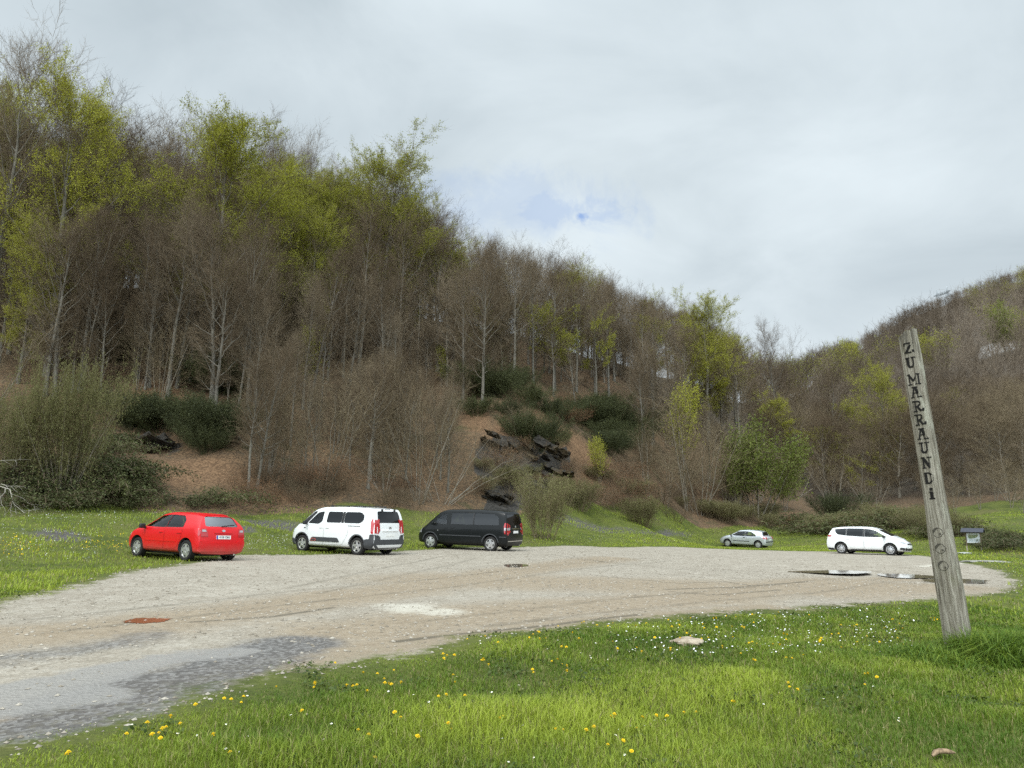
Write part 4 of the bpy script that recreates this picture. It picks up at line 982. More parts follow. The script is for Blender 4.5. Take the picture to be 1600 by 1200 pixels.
def ground_pose(x, y, yaw, wb, tr):
    f, l = Vector((math.cos(yaw), math.sin(yaw), 0)), Vector((-math.sin(yaw), math.cos(yaw), 0)); zz_ = {}
    for a in (1, -1):
        for b in (1, -1): p = Vector((x, y, 0)) + f * a * wb / 2 + l * b * tr / 2; zz_[a, b] = gz(p.x, p.y)
    df = (zz_[1, 1] + zz_[1, -1] - zz_[-1, 1] - zz_[-1, -1]) / 2 / wb; dl = (zz_[1, 1] + zz_[-1, 1] - zz_[1, -1] - zz_[-1, -1]) / 2 / tr
    fx = (f + Vector((0, 0, df))).normalized(); ly = (l + Vector((0, 0, dl))); up = fx.cross(ly).normalized(); ly = up.cross(fx)
    M = Matrix((fx, ly, up)).transposed().to_4x4(); M.translation = (x, y, sum(zz_.values()) / 4); return M
def car(S, pose, label, cat, name='parked_car'):
    root = empty(name, label=label, cat=cat, group='vehicles parked on the gravel car park')
    x, y, z, yaw = pose; root.matrix_world = ground_pose(x, y, yaw, S['wb'], S['tr'])
    bm = body_mesh(S); tree = BVHTree.FromBMesh(bm); paint = S['paint']
    body = to_obj(bm, [paint, m_inside])
    cut_l = []
    r = S['wr']
    for a in (1, -1):
        bmc = bmesh.new()
        bmesh.ops.create_cone(bmc, cap_ends=True, segments=40, radius1=r + 0.055, radius2=r + 0.055, depth=3.0, matrix=Matrix.Translation((a * S['wb'] / 2, 0, r + 0.01)) @ Matrix.Rotation(R_(90), 4, 'X'))
        cut_l.append(to_obj(bmc, [paint, m_inside], 1))
    # rounded cabin: hollow, then each window opening through the shell
    cab = S['cab']
    cut_l.append(to_obj(body_mesh(S, 0.065, cab[2], cab[0], cab[1], N=40, K=8), [paint, m_inside], 1))
    for poly, mt in S['win']:
        for a, b in ((0.45, 2), (-2, -0.45)): cut_l.append(to_obj(prism(poly, 'y', a, b), [paint, m_inside], 1))
    cut_l.append(to_obj(prism(S['rwin'], 'x', -4, S['rwin_to']), [paint, m_inside], 1))
    cut_l.append(to_obj(prism(S['wsc'], 'z', S['wsc_z'], 3), [paint, m_inside], 1))
    me = cut(body, cut_l); me.name = 'body'; finish(me, 30)
    bodyo = link('body', me, root); print(name, len(me.polygons))
    def add(nm, poly, modes, off, mat, parent=None, cell=0.08, thick=0.02, lab=None):
        out = []
        for md in (modes if isinstance(modes, (list, tuple)) else [modes]):
            pl = poly if md != 'R' or True else poly
            o = link(nm, finish(bm_mesh(nm, patch(tree, pl, md, off, cell, thick), mat)), parent or root)
            if lab: o['label'] = lab
            out.append(o)
        return out
    LR = ('L', 'R')
    for poly, mt in S['win']: add('side_window', poly, LR, -0.012, mt, thick=0.006)
    add('rear_window', S['rwin'], 'B', -0.012, S['rmat'], thick=0.006)
    add('windscreen', S['wsc'], 'T', -0.012, m_glass, thick=0.006)
    for dp in S['doors']:
        seal = [(a, b) for a, b in dp]; c = np.mean(np.array(dp), 0)
        outer = [tuple(c + (np.array(p) - c) * (1 + 0.008 / max(0.3, np.linalg.norm(np.array(p) - c)))) for p in dp]
        add('door_seal', outer, LR, 0.0015, m_trim, cell=0.07)
        ds = add('door', dp, LR, 0.0055, paint, cell=0.07)
        hx, hz = max(p[0] for p in dp) * 0.16 + min(p[0] for p in dp) * 0.84, S['handle_z']
        if S.get('sliding') and dp is S['doors'][1]: hx = max(p[0] for p in dp) - 0.16
        for o, md in zip(ds, LR): add('handle', rpoly([(hx - .10, hz - .016), (hx + .10, hz - .016), (hx + .10, hz + .016), (hx - .10, hz + .016)], .015), md, 0.03, S.get('handle_mat', paint), o, thick=0.03)
    tyre_w = 0.205
    for a in (1, -1):
        for sd_ in (1, -1): wheel(root, a * S['wb'] / 2, sd_ * (S['W'] - tyre_w / 2 - 0.025), r, tyre_w, S['rim'], sd_)
    for sx, sy in ((0.25, 0.38), (0.25, -0.38)): seat(root, sx + S.get('seatx', 0), sy, S.get('seatz', .5), 0.5, S.get('seath', 1.12))
    bm2 = bmesh.new()
    bx(bm2, S.get('bench', -0.75), 0, S.get('seatz', .5), 0.5, 1.25, 0.16, None, 0.04); bx(bm2, S.get('bench', -0.75) - 0.28, 0, S.get('seatz', .5) + 0.32, 0.14, 1.25, 0.55, Matrix.Rotation(R_(-14), 4, 'Y'), 0.04)
    for sy in (0.4, -0.4): bx(bm2, S.get('bench', -0.75) - 0.36, sy, S.get('seath', 1.12), 0.09, 0.26, 0.17, None, 0.04)
    link('rear_bench', finish(bm_mesh('rear_bench', bm2, m_seat)), root)
    # mirrors
    mx, mz = S['mirror']
    for sd_ in (1, -1):
        b = bmesh.new(); yb = S['W'] - 0.02
        bx(b, mx, sd_ * (yb + 0.12), mz, 0.11, 0.20, 0.15, Matrix.Rotation(R_(8 * sd_), 4, 'Z'), 0.035); bx(b, mx + 0.02, sd_ * (yb + 0.02), mz - 0.05, 0.06, 0.14, 0.05, None, 0.012)
        link('wing_mirror', finish(bm_mesh('wing_mirror', b, S['mirmat'])), root)
    # underbody and exhaust
    b = bmesh.new(); bx(b, 0, 0, S['zb'] - 0.02, S['wb'] + 0.7, 1.1, 0.10, None, 0.03)
    link('underbody', bm_mesh('underbody', b, m_trim), root)
    b = bmesh.new(); bmesh.ops.create_cone(b, cap_ends=True, segments=14, radius1=0.03, radius2=0.03, depth=0.35, matrix=Matrix.Translation((S['xr0'] + 0.20, -0.45, S['zb'] - 0.02)) @ Matrix.Rotation(R_(90), 4, 'Y'))
    link('exhaust', finish(bm_mesh('exhaust', b, m_chrome)), root)
    # wheel arch lips
    for nm, poly, modes, off, mat, *lab in S['extra']: add(nm, poly, modes, off, mat, thick=0.03 + off, lab=(lab[0] if lab else None))
    if S.get('plate'):
        py, pz, md, txt, band = S['plate']
        po = add('number_plate', [(py - .26, pz - .055), (py + .26, pz - .055), (py + .26, pz + .055), (py - .26, pz + .055)], md, 0.012, S.get('platemat', m_plate), thick=0.03)[0]
        o, d = AX[md](py, pz); h, nrm, _, _ = tree.ray_cast(Vector(o), Vector(d))
        rot = Vector((nrm.x, 0, nrm.z)).normalized().to_track_quat('Z', 'Y').to_matrix()
        zx = Vector((0, -1, 0)) if md == 'B' else Vector((0, 1, 0)); zz_ = Vector((nrm.x, 0, nrm.z)).normalized(); yy = zz_.cross(zx)
        Mt = Matrix((zx, yy, zz_)).transposed().to_4x4()
        if txt:
            tm = text_mesh(txt, 0.088); tm.materials.append(m_ink); to = link('plate_lettering', tm, po); Mt.translation = h + nrm * 0.0155; to.matrix_local = Mt @ Matrix.Translation((0.025, 0, 0)) @ Matrix.Diagonal((1.0, 1.0, 1, 1))
        if band:
            b = bmesh.new(); bx(b, -0.237, 0, 0, 0.045, 0.108, 0.004); bo = link('plate_band', bm_mesh('plate_band', b, m_plateblue), po); Mt.translation = h + nrm * 0.0145; bo.matrix_local = Mt
    return root, tree, add
def rect(a, b, c, d, r=0.0):
    p = [(a, c), (b, c), (b, d), (a, d)]
    return rpoly(p, r) if r else p
def arc_lip(cx, cz, r0, r1, a0=0, a1=180, n=18):
    A = [R_(a0 + (a1 - a0) * i / n) for i in range(n + 1)]
    return [(cx + r1 * math.cos(a), cz + r1 * math.sin(a)) for a in A] + [(cx + r0 * math.cos(a), cz + r0 * math.sin(a)) for a in A[::-1]]

# ---- red five-door hatchback
S = dict(wb=2.60, tr=1.47, W=0.855, zb=0.22, xr0=-2.0, xf0=2.18, wr=0.315, paint=m_red, rim='five',
  top=[(-2.0, 1.37), (-1.5, 1.425), (-.9, 1.46), (-.2, 1.475), (.35, 1.425), (.75, 1.235), (1.2, 1.0), (1.6, .925), (2.0, .80), (2.18, .68)],
  xr=[(.15, -1.93), (.35, -1.98), (.5, -2.0), (.66, -1.985), (.95, -1.93), (1.0, -1.905), (1.36, -1.63), (1.45, -1.55)],
  xf=[(.15, 2.05), (.35, 2.14), (.5, 2.18), (.65, 2.15), (.80, 2.04)], belt=[(-2.0, 1.0), (-1, .965), (0., .93), (1.2, .90), (1.7, .80), (2.18, .58)],
  Wr=[(-2, .57), (0, .60), (.4, .58), (1.2, .72), (1.7, .74), (2.18, .62)], cab=(-1.62, 1.15, 0.42),
  win=[(rpoly([(1.00, .985), (.40, 1.335), (-.13, 1.385), (-.13, .975)], .05), m_glass), (rpoly([(-.21, .98), (-.21, 1.385), (-.82, 1.36), (-1.05, 1.22), (-1.08, 1.0)], .05), m_glass)],
  rwin=rpoly([(-.60, 1.05), (.60, 1.05), (.50, 1.355), (-.50, 1.355)], .08), rwin_to=-1.45, rmat=m_rglass, wsc=rpoly([(.48, -.52), (1.12, -.64), (1.12, .64), (.48, .52)], .06), wsc_z=0.95,
  doors=[rpoly([(1.0, .90), (.86, .36), (-.16, .33), (-.16, .925)], .06), rpoly([(-.20, .925), (-.20, .33), (-.82, .36), (-1.02, .62), (-1.08, .93)], .06)], handle_z=.83, mirror=(.92, .99), mirmat=m_trim,
  extra=[('tail_light', rpoly([(-2.2, .74), (-2.2, .965), (-1.80, .99), (-1.86, .76)], .03), ('L', 'R'), .012, m_redlamp),
         ('tail_light', rpoly([(.54, .75), (.785, .75), (.755, .98), (.57, .97)], .03), 'B', .014, m_redlamp), ('tail_light', rpoly([(-.54, .75), (-.785, .75), (-.755, .98), (-.57, .97)], .03), 'B', .014, m_redlamp),
         ('lamp_lens', rpoly([(.60, .885), (.74, .885), (.735, .955), (.62, .945)], .02), 'B', .020, m_clearlamp), ('lamp_lens', rpoly([(-.60, .885), (-.74, .885), (-.735, .955), (-.62, .945)], .02), 'B', .020, m_clearlamp),
         ('bumper', rpoly([(-.80, .30), (.80, .30), (.80, .62), (.55, .63), (.50, .57), (-.50, .57), (-.55, .63), (-.80, .62)], .05), 'B', .022, m_red), ('boot_handle', rect(-.33, .33, .845, .875, .012), 'B', .03, m_red),
         ('side_moulding', rect(-.80, .84, .545, .59, .02), ('L', 'R'), .016, m_red), ('rear_spoiler', rpoly([(-.52, 1.385), (.52, 1.385), (.48, 1.425), (-.48, 1.425)], .015), 'B', .022, m_red),
         ('headlight', rpoly([(1.72, .66), (2.10, .60), (2.08, .72), (1.75, .80)], .04), ('L', 'R'), .008, m_clearlamp), ('grille', rect(-.45, .45, .30, .42, .04), 'F', .006, m_trim),
         ('door_frame', rpoly([(-.135, .975), (-.205, .975), (-.205, 1.385), (-.135, 1.385)], .01), ('L', 'R'), .004, m_trim), ('badge', [(.06 * math.cos(t), .925 + .035 * math.sin(t)) for t in np.linspace(0, 6.28, 15)[:-1]], 'B', .018, m_chrome)],
  plate=(0.0, .73, 'B', '4128 CRH', True), seatx=0.15)
ro, tree, add = car(S, (-10.65, 24.22, .23, 2.578), 'red five-door hatchback with silver alloy wheels, parked at the left', 'car')
b = bmesh.new(); bx(b, 0, 0, 0, 0.02, 0.46, 0.03, None, .006); w = link('rear_wiper', bm_mesh('rear_wiper', b, m_trim), ro); w.location = (-1.885, -0.18, 1.085); w.rotation_euler = (R_(-6), 0, 0)

# ---- white long people-carrying van
WIN = rpoly([(.22, 1.17), (.20, 1.62), (-1.55, 1.62), (-1.78, 1.50), (-1.78, 1.28), (-1.58, 1.17)], .10)
S = dict(wb=2.975, tr=1.56, W=0.924, zb=0.24, xr0=-2.37, xf0=2.38, wr=0.335, paint=m_white, rim='star',
  top=[(-2.37, 1.75), (-1.8, 1.795), (-.5, 1.82), (.5, 1.80), (.95, 1.71), (1.35, 1.44), (1.75, 1.17), (2.1, 1.07), (2.3, .95), (2.38, .82)],
  xr=[(.15, -2.28), (.4, -2.36), (.6, -2.37), (1.1, -2.335), (1.5, -2.25), (1.75, -2.16)], xf=[(.15, 2.26), (.4, 2.36), (.6, 2.38), (.85, 2.33), (1.0, 2.22)],
  belt=[(-2.37, 1.10), (0, 1.07), (1.6, 1.03), (2.1, .92), (2.38, .70)], Wr=[(-2.37, .74), (.9, .72), (1.75, .80), (2.38, .70)], cab=(-2.13, 1.55, 0.5),
  win=[(rpoly([(1.22, 1.14), (.75, 1.57), (.42, 1.62), (.42, 1.22), (.62, 1.11)], .07), m_glass), (rpoly([(.20, 1.18), (.19, 1.61), (-.60, 1.61), (-.60, 1.18)], .08), m_privacy), (rpoly([(-.74, 1.18), (-.74, 1.61), (-1.54, 1.61), (-1.76, 1.49), (-1.76, 1.29), (-1.57, 1.18)], .09), m_privacy)],
  rwin=rpoly([(-.66, 1.22), (.66, 1.22), (.60, 1.66), (-.60, 1.66)], .08), rwin_to=-2.0, rmat=m_privacy, wsc=rpoly([(1.02, -.60), (1.62, -.70), (1.62, .70), (1.02, .60)], .06), wsc_z=1.05,
  doors=[rpoly([(1.18, 1.06), (1.10, .36), (.30, .34), (.30, 1.08)], .06), rpoly([(.26, 1.10), (.26, .34), (-.72, .36), (-.98, .72), (-1.02, 1.10)], .08)], handle_z=.98, sliding=True, handle_mat=m_white, mirror=(1.25, 1.15), mirmat=m_trim,
  extra=[('window_band', rpoly([(-.605, 1.18), (-.735, 1.18), (-.735, 1.61), (-.605, 1.61)], .01), ('L', 'R'), .004, m_trim), ('pillar_trim', rpoly([(1.70, 1.09), (1.28, 1.12), (.84, 1.55), (.86, 1.62), (1.0, 1.60)], .03), ('L', 'R'), .005, m_trim),
         ('sliding_rail', rect(-1.62, -.98, 1.065, 1.09, .01), ('L', 'R'), .006, m_trim), ('side_panel', rpoly([(1.04, .44), (.90, .61), (-.48, .61), (-.60, .44)], .06), ('L', 'R'), .022, m_clad),
         ('accent_ring', rpoly([(1.0, .455), (.93, .56), (.70, .56), (.66, .455)], .05), ('L', 'R'), .030, simple('accent_red', (0.45, 0.10, 0.08), .5)), ('accent_infill', rpoly([(.96, .475), (.90, .54), (.72, .54), (.70, .475)], .04), ('L', 'R'), .036, m_clad),
         ('tail_light', rpoly([(-2.4, .80), (-2.4, 1.36), (-2.16, 1.36), (-2.13, 1.25), (-2.18, .82)], .03), ('L', 'R'), .012, m_redlamp), ('tail_light', rpoly([(.735, .82), (.855, .84), (.80, 1.34), (.715, 1.34)], .03), 'B', .014, m_redlamp),
         ('tail_light', rpoly([(-.735, .82), (-.855, .84), (-.80, 1.34), (-.715, 1.34)], .03), 'B', .014, m_redlamp),
         ('bumper', rpoly([(-2.45, .27), (-2.45, .79), (-2.14, .79), (-2.12, .62), (-1.90, .60), (-1.86, .52), (-1.86, .27)], .03), ('L', 'R'), .018, m_clad), ('bumper', rect(-.86, .86, .26, .60, .05), 'B', .020, m_clad),
         ('bumper_insert', rpoly([(-.62, .30), (.62, .30), (.74, .40), (-.74, .40)], .03), 'B', .030, m_white), ('bumper', rpoly([(1.90, .28), (1.92, .52), (2.45, .56), (2.45, .28)], .05), ('L', 'R'), .018, m_clad),
         ('wheel_arch_trim', arc_lip(-1.4875, .345, .395, .435, 5, 175), ('L', 'R'), .012, m_clad), ('wheel_arch_trim', arc_lip(1.4875, .345, .395, .435, 5, 175), ('L', 'R'), .012, m_clad),
         ('boot_handle', rect(-.45, .45, .905, .945, .015), 'B', .03, m_white), ('headlight', rpoly([(2.02, .74), (2.36, .70), (2.34, .84), (2.05, .90)], .04), ('L', 'R'), .008, m_clearlamp), ('fuel_flap', rect(-1.74, -1.56, .93, 1.0, .03), 'L', .004, m_white),
         ('wing_emblem', rect(1.30, 1.40, .93, .97, .01), ('L', 'R'), .008, m_trim),
         ('emblem', [(-.075, 1.045), (0, 1.085), (.075, 1.045), (.075, 1.02), (0, 1.06), (-.075, 1.02)], 'B', .012, m_chrome), ('emblem', [(-.075, 1.005), (0, 1.045), (.075, 1.005), (.075, .98), (0, 1.02), (-.075, .98)], 'B', .012, m_chrome)],
  plate=(0.0, .77, 'B', '', False), seatx=.45, seatz=.65, seath=1.3, bench=-.6)
wo_, tree, add = car(S, (-6.66, 29.88, .28, 2.592), 'white long family van with dark side windows and grey bumpers, parked second from left', 'van', 'parked_van')
for sy in (.36, -.36):
    b = bmesh.new(); bx(b, -2.205, sy, 1.70, .07, .06, .10, None, .015); link('hinge', bm_mesh('hinge', b, m_trim), wo_)
for sd_ in (1, -1):
    b = bmesh.new(); bx(b, -.65, sd_ * .60, 1.845, 1.9, .035, .028, None, .01)
    for q in (-1.5, -.65, .2): bx(b, q, sd_ * .60, 1.825, .10, .04, .05, None, .008)
    link('roof_rail', bm_mesh('roof_rail', b, m_trim), wo_)
b = bmesh.new(); bx(b, -2.15, 0, 1.745, .03, .30, .02, None, .006); link('brake_light', bm_mesh('brake_light', b, m_trim), wo_)

# ---- black passenger van
S = dict(wb=3.20, tr=1.63, W=0.95, zb=0.27, xr0=-2.48, xf0=2.50, wr=0.345, paint=m_black, rim='five',
  top=[(-2.48, 1.80), (-2.0, 1.86), (-.5, 1.885), (.8, 1.855), (1.15, 1.75), (1.55, 1.45), (1.98, 1.16), (2.25, 1.02), (2.42, .90), (2.50, .76)],
  xr=[(.15, -2.40), (.4, -2.47), (.6, -2.48), (1.15, -2.45), (1.6, -2.36), (1.8, -2.27)], xf=[(.15, 2.38), (.4, 2.48), (.6, 2.50), (.85, 2.45), (1.0, 2.34)],
  belt=[(-2.48, 1.12), (0, 1.10), (1.6, 1.06), (2.2, .90), (2.5, .66)], Wr=[(-2.48, .78), (.9, .76), (1.75, .82), (2.5, .72)], cab=(-2.25, 1.8, 0.55),
  win=[(rpoly([(1.52, 1.18), (1.04, 1.60), (.80, 1.67), (.72, 1.17)], .05), m_glass), (rpoly([(.52, 1.18), (.52, 1.70), (-.66, 1.72), (-.66, 1.18)], .03), m_privacy), (rpoly([(-.72, 1.18), (-.72, 1.72), (-1.72, 1.69), (-1.98, 1.56), (-2.04, 1.19)], .07), m_privacy)],
  rwin=rpoly([(-.74, 1.20), (.74, 1.20), (.68, 1.70), (-.68, 1.70)], .07), rwin_to=-2.1, rmat=m_privacy, wsc=rpoly([(1.25, -.64), (1.88, -.74), (1.88, .74), (1.25, .64)], .06), wsc_z=1.08,
  doors=[rpoly([(1.48, 1.12), (1.30, .42), (.62, .40), (.62, 1.12)], .05), rpoly([(.57, 1.12), (.57, .40), (-.62, .40), (-.62, 1.13)], .05)], handle_z=1.0, sliding=True, handle_mat=m_black, mirror=(1.42, 1.20), mirmat=m_black,
  extra=[('window_band', rpoly([(-.665, 1.18), (-.715, 1.18), (-.715, 1.72), (-.665, 1.72)], .01), ('L', 'R'), .004, m_trim), ('tail_light', rpoly([(-2.52, .78), (-2.52, 1.30), (-2.31, 1.30), (-2.28, 1.15), (-2.32, .80)], .03), ('L', 'R'), .012, m_redlamp),
         ('tail_light', rpoly([(.76, .74), (.88, .76), (.835, 1.28), (.74, 1.28)], .03), 'B', .014, m_redlamp), ('tail_light', rpoly([(-.76, .74), (-.88, .76), (-.835, 1.28), (-.74, 1.28)], .03), 'B', .014, m_redlamp),
         ('reversing_light', rpoly([(.765, .96), (.86, .96), (.85, 1.08), (.76, 1.08)], .02), 'B', .022, m_clearlamp), ('reversing_light', rpoly([(-2.5, .96), (-2.5, 1.08), (-2.30, 1.08), (-2.31, .96)], .02), ('L', 'R'), .020, m_clearlamp),
         ('side_moulding', rect(-1.12, 1.10, .645, .68, .015), ('L', 'R'), .014, m_clad), ('wheel_arch_trim', arc_lip(-1.6, .355, .405, .445, 8, 172), ('L', 'R'), .014, m_clad), ('wheel_arch_trim', arc_lip(1.6, .355, .405, .445, 8, 172), ('L', 'R'), .014, m_clad),
         ('side_moulding', rect(-2.40, -2.06, .645, .68, .015), ('L', 'R'), .014, m_clad), ('bumper_strip', rect(-.80, .80, .455, .485, .01), 'B', .02, m_chrome), ('bumper', rect(-.88, .88, .30, .66, .05), 'B', .012, m_black),
         ('boot_handle', rect(-.36, .36, 1.01, 1.05, .015), 'B', .024, m_chrome), ('emblem', [(-.01, 1.08), (.01, 1.08), (.012, 1.18), (-.012, 1.18)], 'B', .018, m_chrome), ('emblem', [(.05 * math.cos(t), 1.12 + .05 * math.sin(t)) for t in np.linspace(0, 6.28, 15)[:-1]], 'B', .012, m_chrome),
         ('headlight', rpoly([(2.12, .76), (2.48, .70), (2.45, .86), (2.18, .96)], .04), ('L', 'R'), .010, m_clearlamp), ('side_repeater', rect(1.16, 1.22, .86, .89, .01), ('L', 'R'), .010, m_clearlamp)],
  plate=(0.0, .88, 'B', '', False), seatx=.75, seatz=.75, seath=1.38, bench=-.5)
bv, tree, add = car(S, (-1.97, 35.58, .25, 2.704), 'black passenger van with silver five-spoke wheels, parked third from left', 'van', 'parked_van')

# ---- small silver three-door hatchback
S = dict(wb=2.625, tr=1.52, W=0.888, zb=0.22, xr0=-2.04, xf0=2.17, wr=0.315, paint=m_silver, rim='cover',
  top=[(-2.04, 1.35), (-1.4, 1.41), (-.9, 1.445), (-.3, 1.457), (.3, 1.42), (.7, 1.23), (1.2, .99), (1.6, .91), (2.0, .78), (2.17, .64)],
  xr=[(.15, -1.96), (.35, -2.03), (.5, -2.04), (.80, -2.03), (.92, -1.98), (1.0, -1.74), (1.36, -1.62), (1.42, -1.58)], xf=[(.15, 2.02), (.35, 2.13), (.5, 2.17), (.65, 2.13), (.78, 2.02)],
  belt=[(-2.04, .98), (-1, .95), (0, .92), (1.2, .88), (1.7, .78), (2.17, .56)], Wr=[(-2.04, .60), (0, .62), (.4, .60), (1.2, .74), (1.7, .75), (2.17, .62)], cab=(-1.66, 1.15, 0.42),
  win=[(rpoly([(.98, .965), (.38, 1.31), (-.20, 1.36), (-.20, .955)], .05), m_glass), (rpoly([(-.28, .955), (-.28, 1.36), (-.70, 1.32), (-1.05, 1.15), (-1.20, .975)], .06), m_glass)],
  rwin=rpoly([(-.62, 1.02), (.62, 1.02), (.54, 1.34), (-.54, 1.34)], .05), rwin_to=-1.45, rmat=m_privacy, wsc=rpoly([(.44, -.52), (1.10, -.66), (1.10, .66), (.44, .52)], .06), wsc_z=0.93,
  doors=[rpoly([(.98, .89), (.84, .36), (-.30, .33), (-.38, .915)], .06)], handle_z=.84, mirror=(.92, .98), mirmat=m_trim, handle_mat=m_trim,
  extra=[('side_moulding', rect(-.62, .82, .52, .58, .02), ('L', 'R'), .016, m_clad), ('door_frame', rpoly([(-.205, .955), (-.275, .955), (-.275, 1.36), (-.205, 1.36)], .01), ('L', 'R'), .004, m_trim),
         ('tail_light', rpoly([(-2.05, .80), (-2.0, .93), (-1.72, 1.0), (-1.62, .96), (-1.80, .80)], .03), ('L', 'R'), .012, m_redlamp), ('tail_light', rpoly([(.56, .76), (.82, .76), (.78, .93), (.62, .93)], .03), 'B', .014, m_redlamp), ('tail_light', rpoly([(-.56, .76), (-.82, .76), (-.78, .93), (-.62, .93)], .03), 'B', .014, m_redlamp),
         ('bumper_strip', rect(-.84, .84, .50, .58, .02), 'B', .016, m_clad), ('bumper_strip', rpoly([(1.98, .36), (2.25, .36), (2.25, .56), (2.02, .56)], .03), ('L', 'R'), .014, m_clad), ('headlight', rpoly([(1.72, .62), (2.10, .58), (2.06, .70), (1.76, .77)], .04), ('L', 'R'), .008, m_clearlamp)],
  plate=(0.0, .70, 'B', '', False), seatx=.1)
car(S, (20.09, 62.82, -.27, 2.461), 'small silver three-door hatchback parked far back near the valley end', 'car')

# ---- white people carrier facing right
S = dict(wb=2.77, tr=1.55, W=0.92, zb=0.23, xr0=-2.28, xf0=2.28, wr=0.335, paint=m_white, rim='ten',
  top=[(-2.28, 1.55), (-1.5, 1.615), (-.3, 1.645), (.3, 1.61), (.65, 1.50), (1.1, 1.29), (1.6, 1.07), (1.95, .95), (2.18, .81), (2.28, .67)],
  xr=[(.15, -2.18), (.4, -2.26), (.55, -2.28), (.85, -2.25), (1.05, -2.18), (1.48, -1.97), (1.6, -1.90)], xf=[(.15, 2.12), (.35, 2.25), (.5, 2.28), (.68, 2.23), (.84, 2.10)],
  belt=[(-2.28, 1.10), (-1.2, 1.03), (0, .99), (1.2, .95), (1.75, .85), (2.28, .60)], Wr=[(-2.28, .63), (0, .66), (.6, .63), (1.6, .77), (2.28, .62)], cab=(-1.98, 1.45, 0.45),
  win=[(rpoly([(1.28, 1.03), (.60, 1.40), (.36, 1.475), (.02, 1.515), (.02, 1.03)], .05), m_glass), (rpoly([(-.07, 1.035), (-.07, 1.525), (-1.02, 1.52), (-1.02, 1.08)], .03), m_privacy), (rpoly([(-1.07, 1.085), (-1.07, 1.52), (-1.74, 1.47), (-1.70, 1.30), (-1.55, 1.15)], .05), m_privacy)],
  rwin=rpoly([(-.62, 1.10), (.62, 1.10), (.54, 1.50), (-.54, 1.50)], .06), rwin_to=-1.75, rmat=m_privacy, wsc=rpoly([(.74, -.56), (1.46, -.70), (1.46, .70), (.74, .56)], .06), wsc_z=1.0,
  doors=[rpoly([(1.22, .95), (.94, .36), (-.02, .33), (-.02, .985)], .06), rpoly([(-.06, .985), (-.06, .33), (-.82, .36), (-1.06, .70), (-1.10, 1.02)], .08)], handle_z=.88, mirror=(1.12, 1.06), mirmat=m_trim,
  extra=[('door_frame', rpoly([(.015, 1.03), (-.065, 1.03), (-.065, 1.52), (.015, 1.51)], .01), ('L', 'R'), .004, m_trim), ('window_band', rpoly([(-1.025, 1.085), (-1.065, 1.085), (-1.065, 1.52), (-1.025, 1.52)], .006), ('L', 'R'), .004, m_trim),
         ('tail_light', rpoly([(-2.25, 1.0), (-2.25, 1.09), (-1.90, 1.09), (-1.92, 1.02)], .03), ('L', 'R'), .012, m_redlamp), ('tail_light', rpoly([(.62, .96), (.84, .96), (.80, 1.10), (.66, 1.10)], .03), 'B', .014, m_redlamp), ('tail_light', rpoly([(-.62, .96), (-.84, .96), (-.80, 1.10), (-.66, 1.10)], .03), 'B', .014, m_redlamp),
         ('headlight', rpoly([(1.58, .87), (1.66, .90), (2.10, .74), (2.20, .66), (2.02, .68)], .03), ('L', 'R'), .010, m_clearlamp), ('headlight', rpoly([(.42, .66), (.74, .69), (.74, .80), (.52, .74)], .03), 'F', .010, m_clearlamp), ('headlight', rpoly([(-.42, .66), (-.74, .69), (-.74, .80), (-.52, .74)], .03), 'F', .010, m_clearlamp),
         ('grille', rpoly([(-.46, .62), (.46, .62), (.40, .69), (-.40, .69)], .02), 'F', .010, m_trim), ('lower_grille', rpoly([(-.74, .29), (.74, .29), (.80, .43), (.55, .40), (-.55, .40), (-.80, .43)], .03), 'F', .012, m_trim),
         ('lower_grille', rpoly([(1.88, .34), (2.3, .32), (2.3, .44), (1.94, .46)], .03), ('L', 'R'), .010, m_trim), ('bumper', rpoly([(-2.3, .24), (-1.80, .24), (-1.80, .33), (-2.3, .36)], .02), ('L', 'R'), .012, m_trim), ('sill_trim', rect(-.85, .90, .255, .30, .015), ('L', 'R'), .010, m_clad),
         ('emblem', [(-.04, .70), (0, .64), (.04, .70), (0, .76)], 'F', .018, m_chrome), ('bumper_insert', rpoly([(-.62, .235), (.62, .235), (.66, .27), (-.66, .27)], .01), 'F', .016, m_chrome)],
  plate=(0.0, .50, 'F', '', False), seatx=.3, seatz=.58, seath=1.25, bench=-.7)
car(S, (21.87, 44.94, -.05, -.751), 'white people carrier facing right, parked beside the long puddle', 'car')
# ---------------------------------------------------------------- carved wooden post
def frame_from(z, x_hint):
    z = z.normalized(); y = z.cross(x_hint).normalized(); x = y.cross(z); return x, y, z
base = hit(1494, 1022); base[2] -= 0.0
rB = math.hypot(base[0], base[1])
dT = ray(1413.0, 516.0); tT = rB / math.hypot(dT[0], dT[1]); topP = Vector((dT[0] * tT, dT[1] * tT, CAMZ + dT[2] * tT))
B0 = Vector(base) - Vector((0, 0, 0.0)); axis = (topP - B0); PL = axis.length; axis.normalize()
toview = Vector((-base[0], -base[1], 0)).normalized()
left = Vector((0, 0, 1)).cross(toview) * -1          # picture-left as seen from the viewpoint
face_n = (toview * math.cos(R_(24)) + left * math.sin(R_(24)))     # the lettered face looks a little to the left
face_n = (face_n - axis * face_n.dot(axis)).normalized(); face_x = axis.cross(face_n) * -1
face_x = face_n.cross(axis) * -1
if face_x.dot(left) > 0: face_x = -face_x            # +x: picture right
post = empty('carved_post', B0, label='tall leaning grey wooden post with carved place name, in the foreground right', cat='sign post')
Mp = Matrix((face_x, axis, face_n)).transposed().to_4x4(); Mp.translation = B0; post.matrix_world = Mp
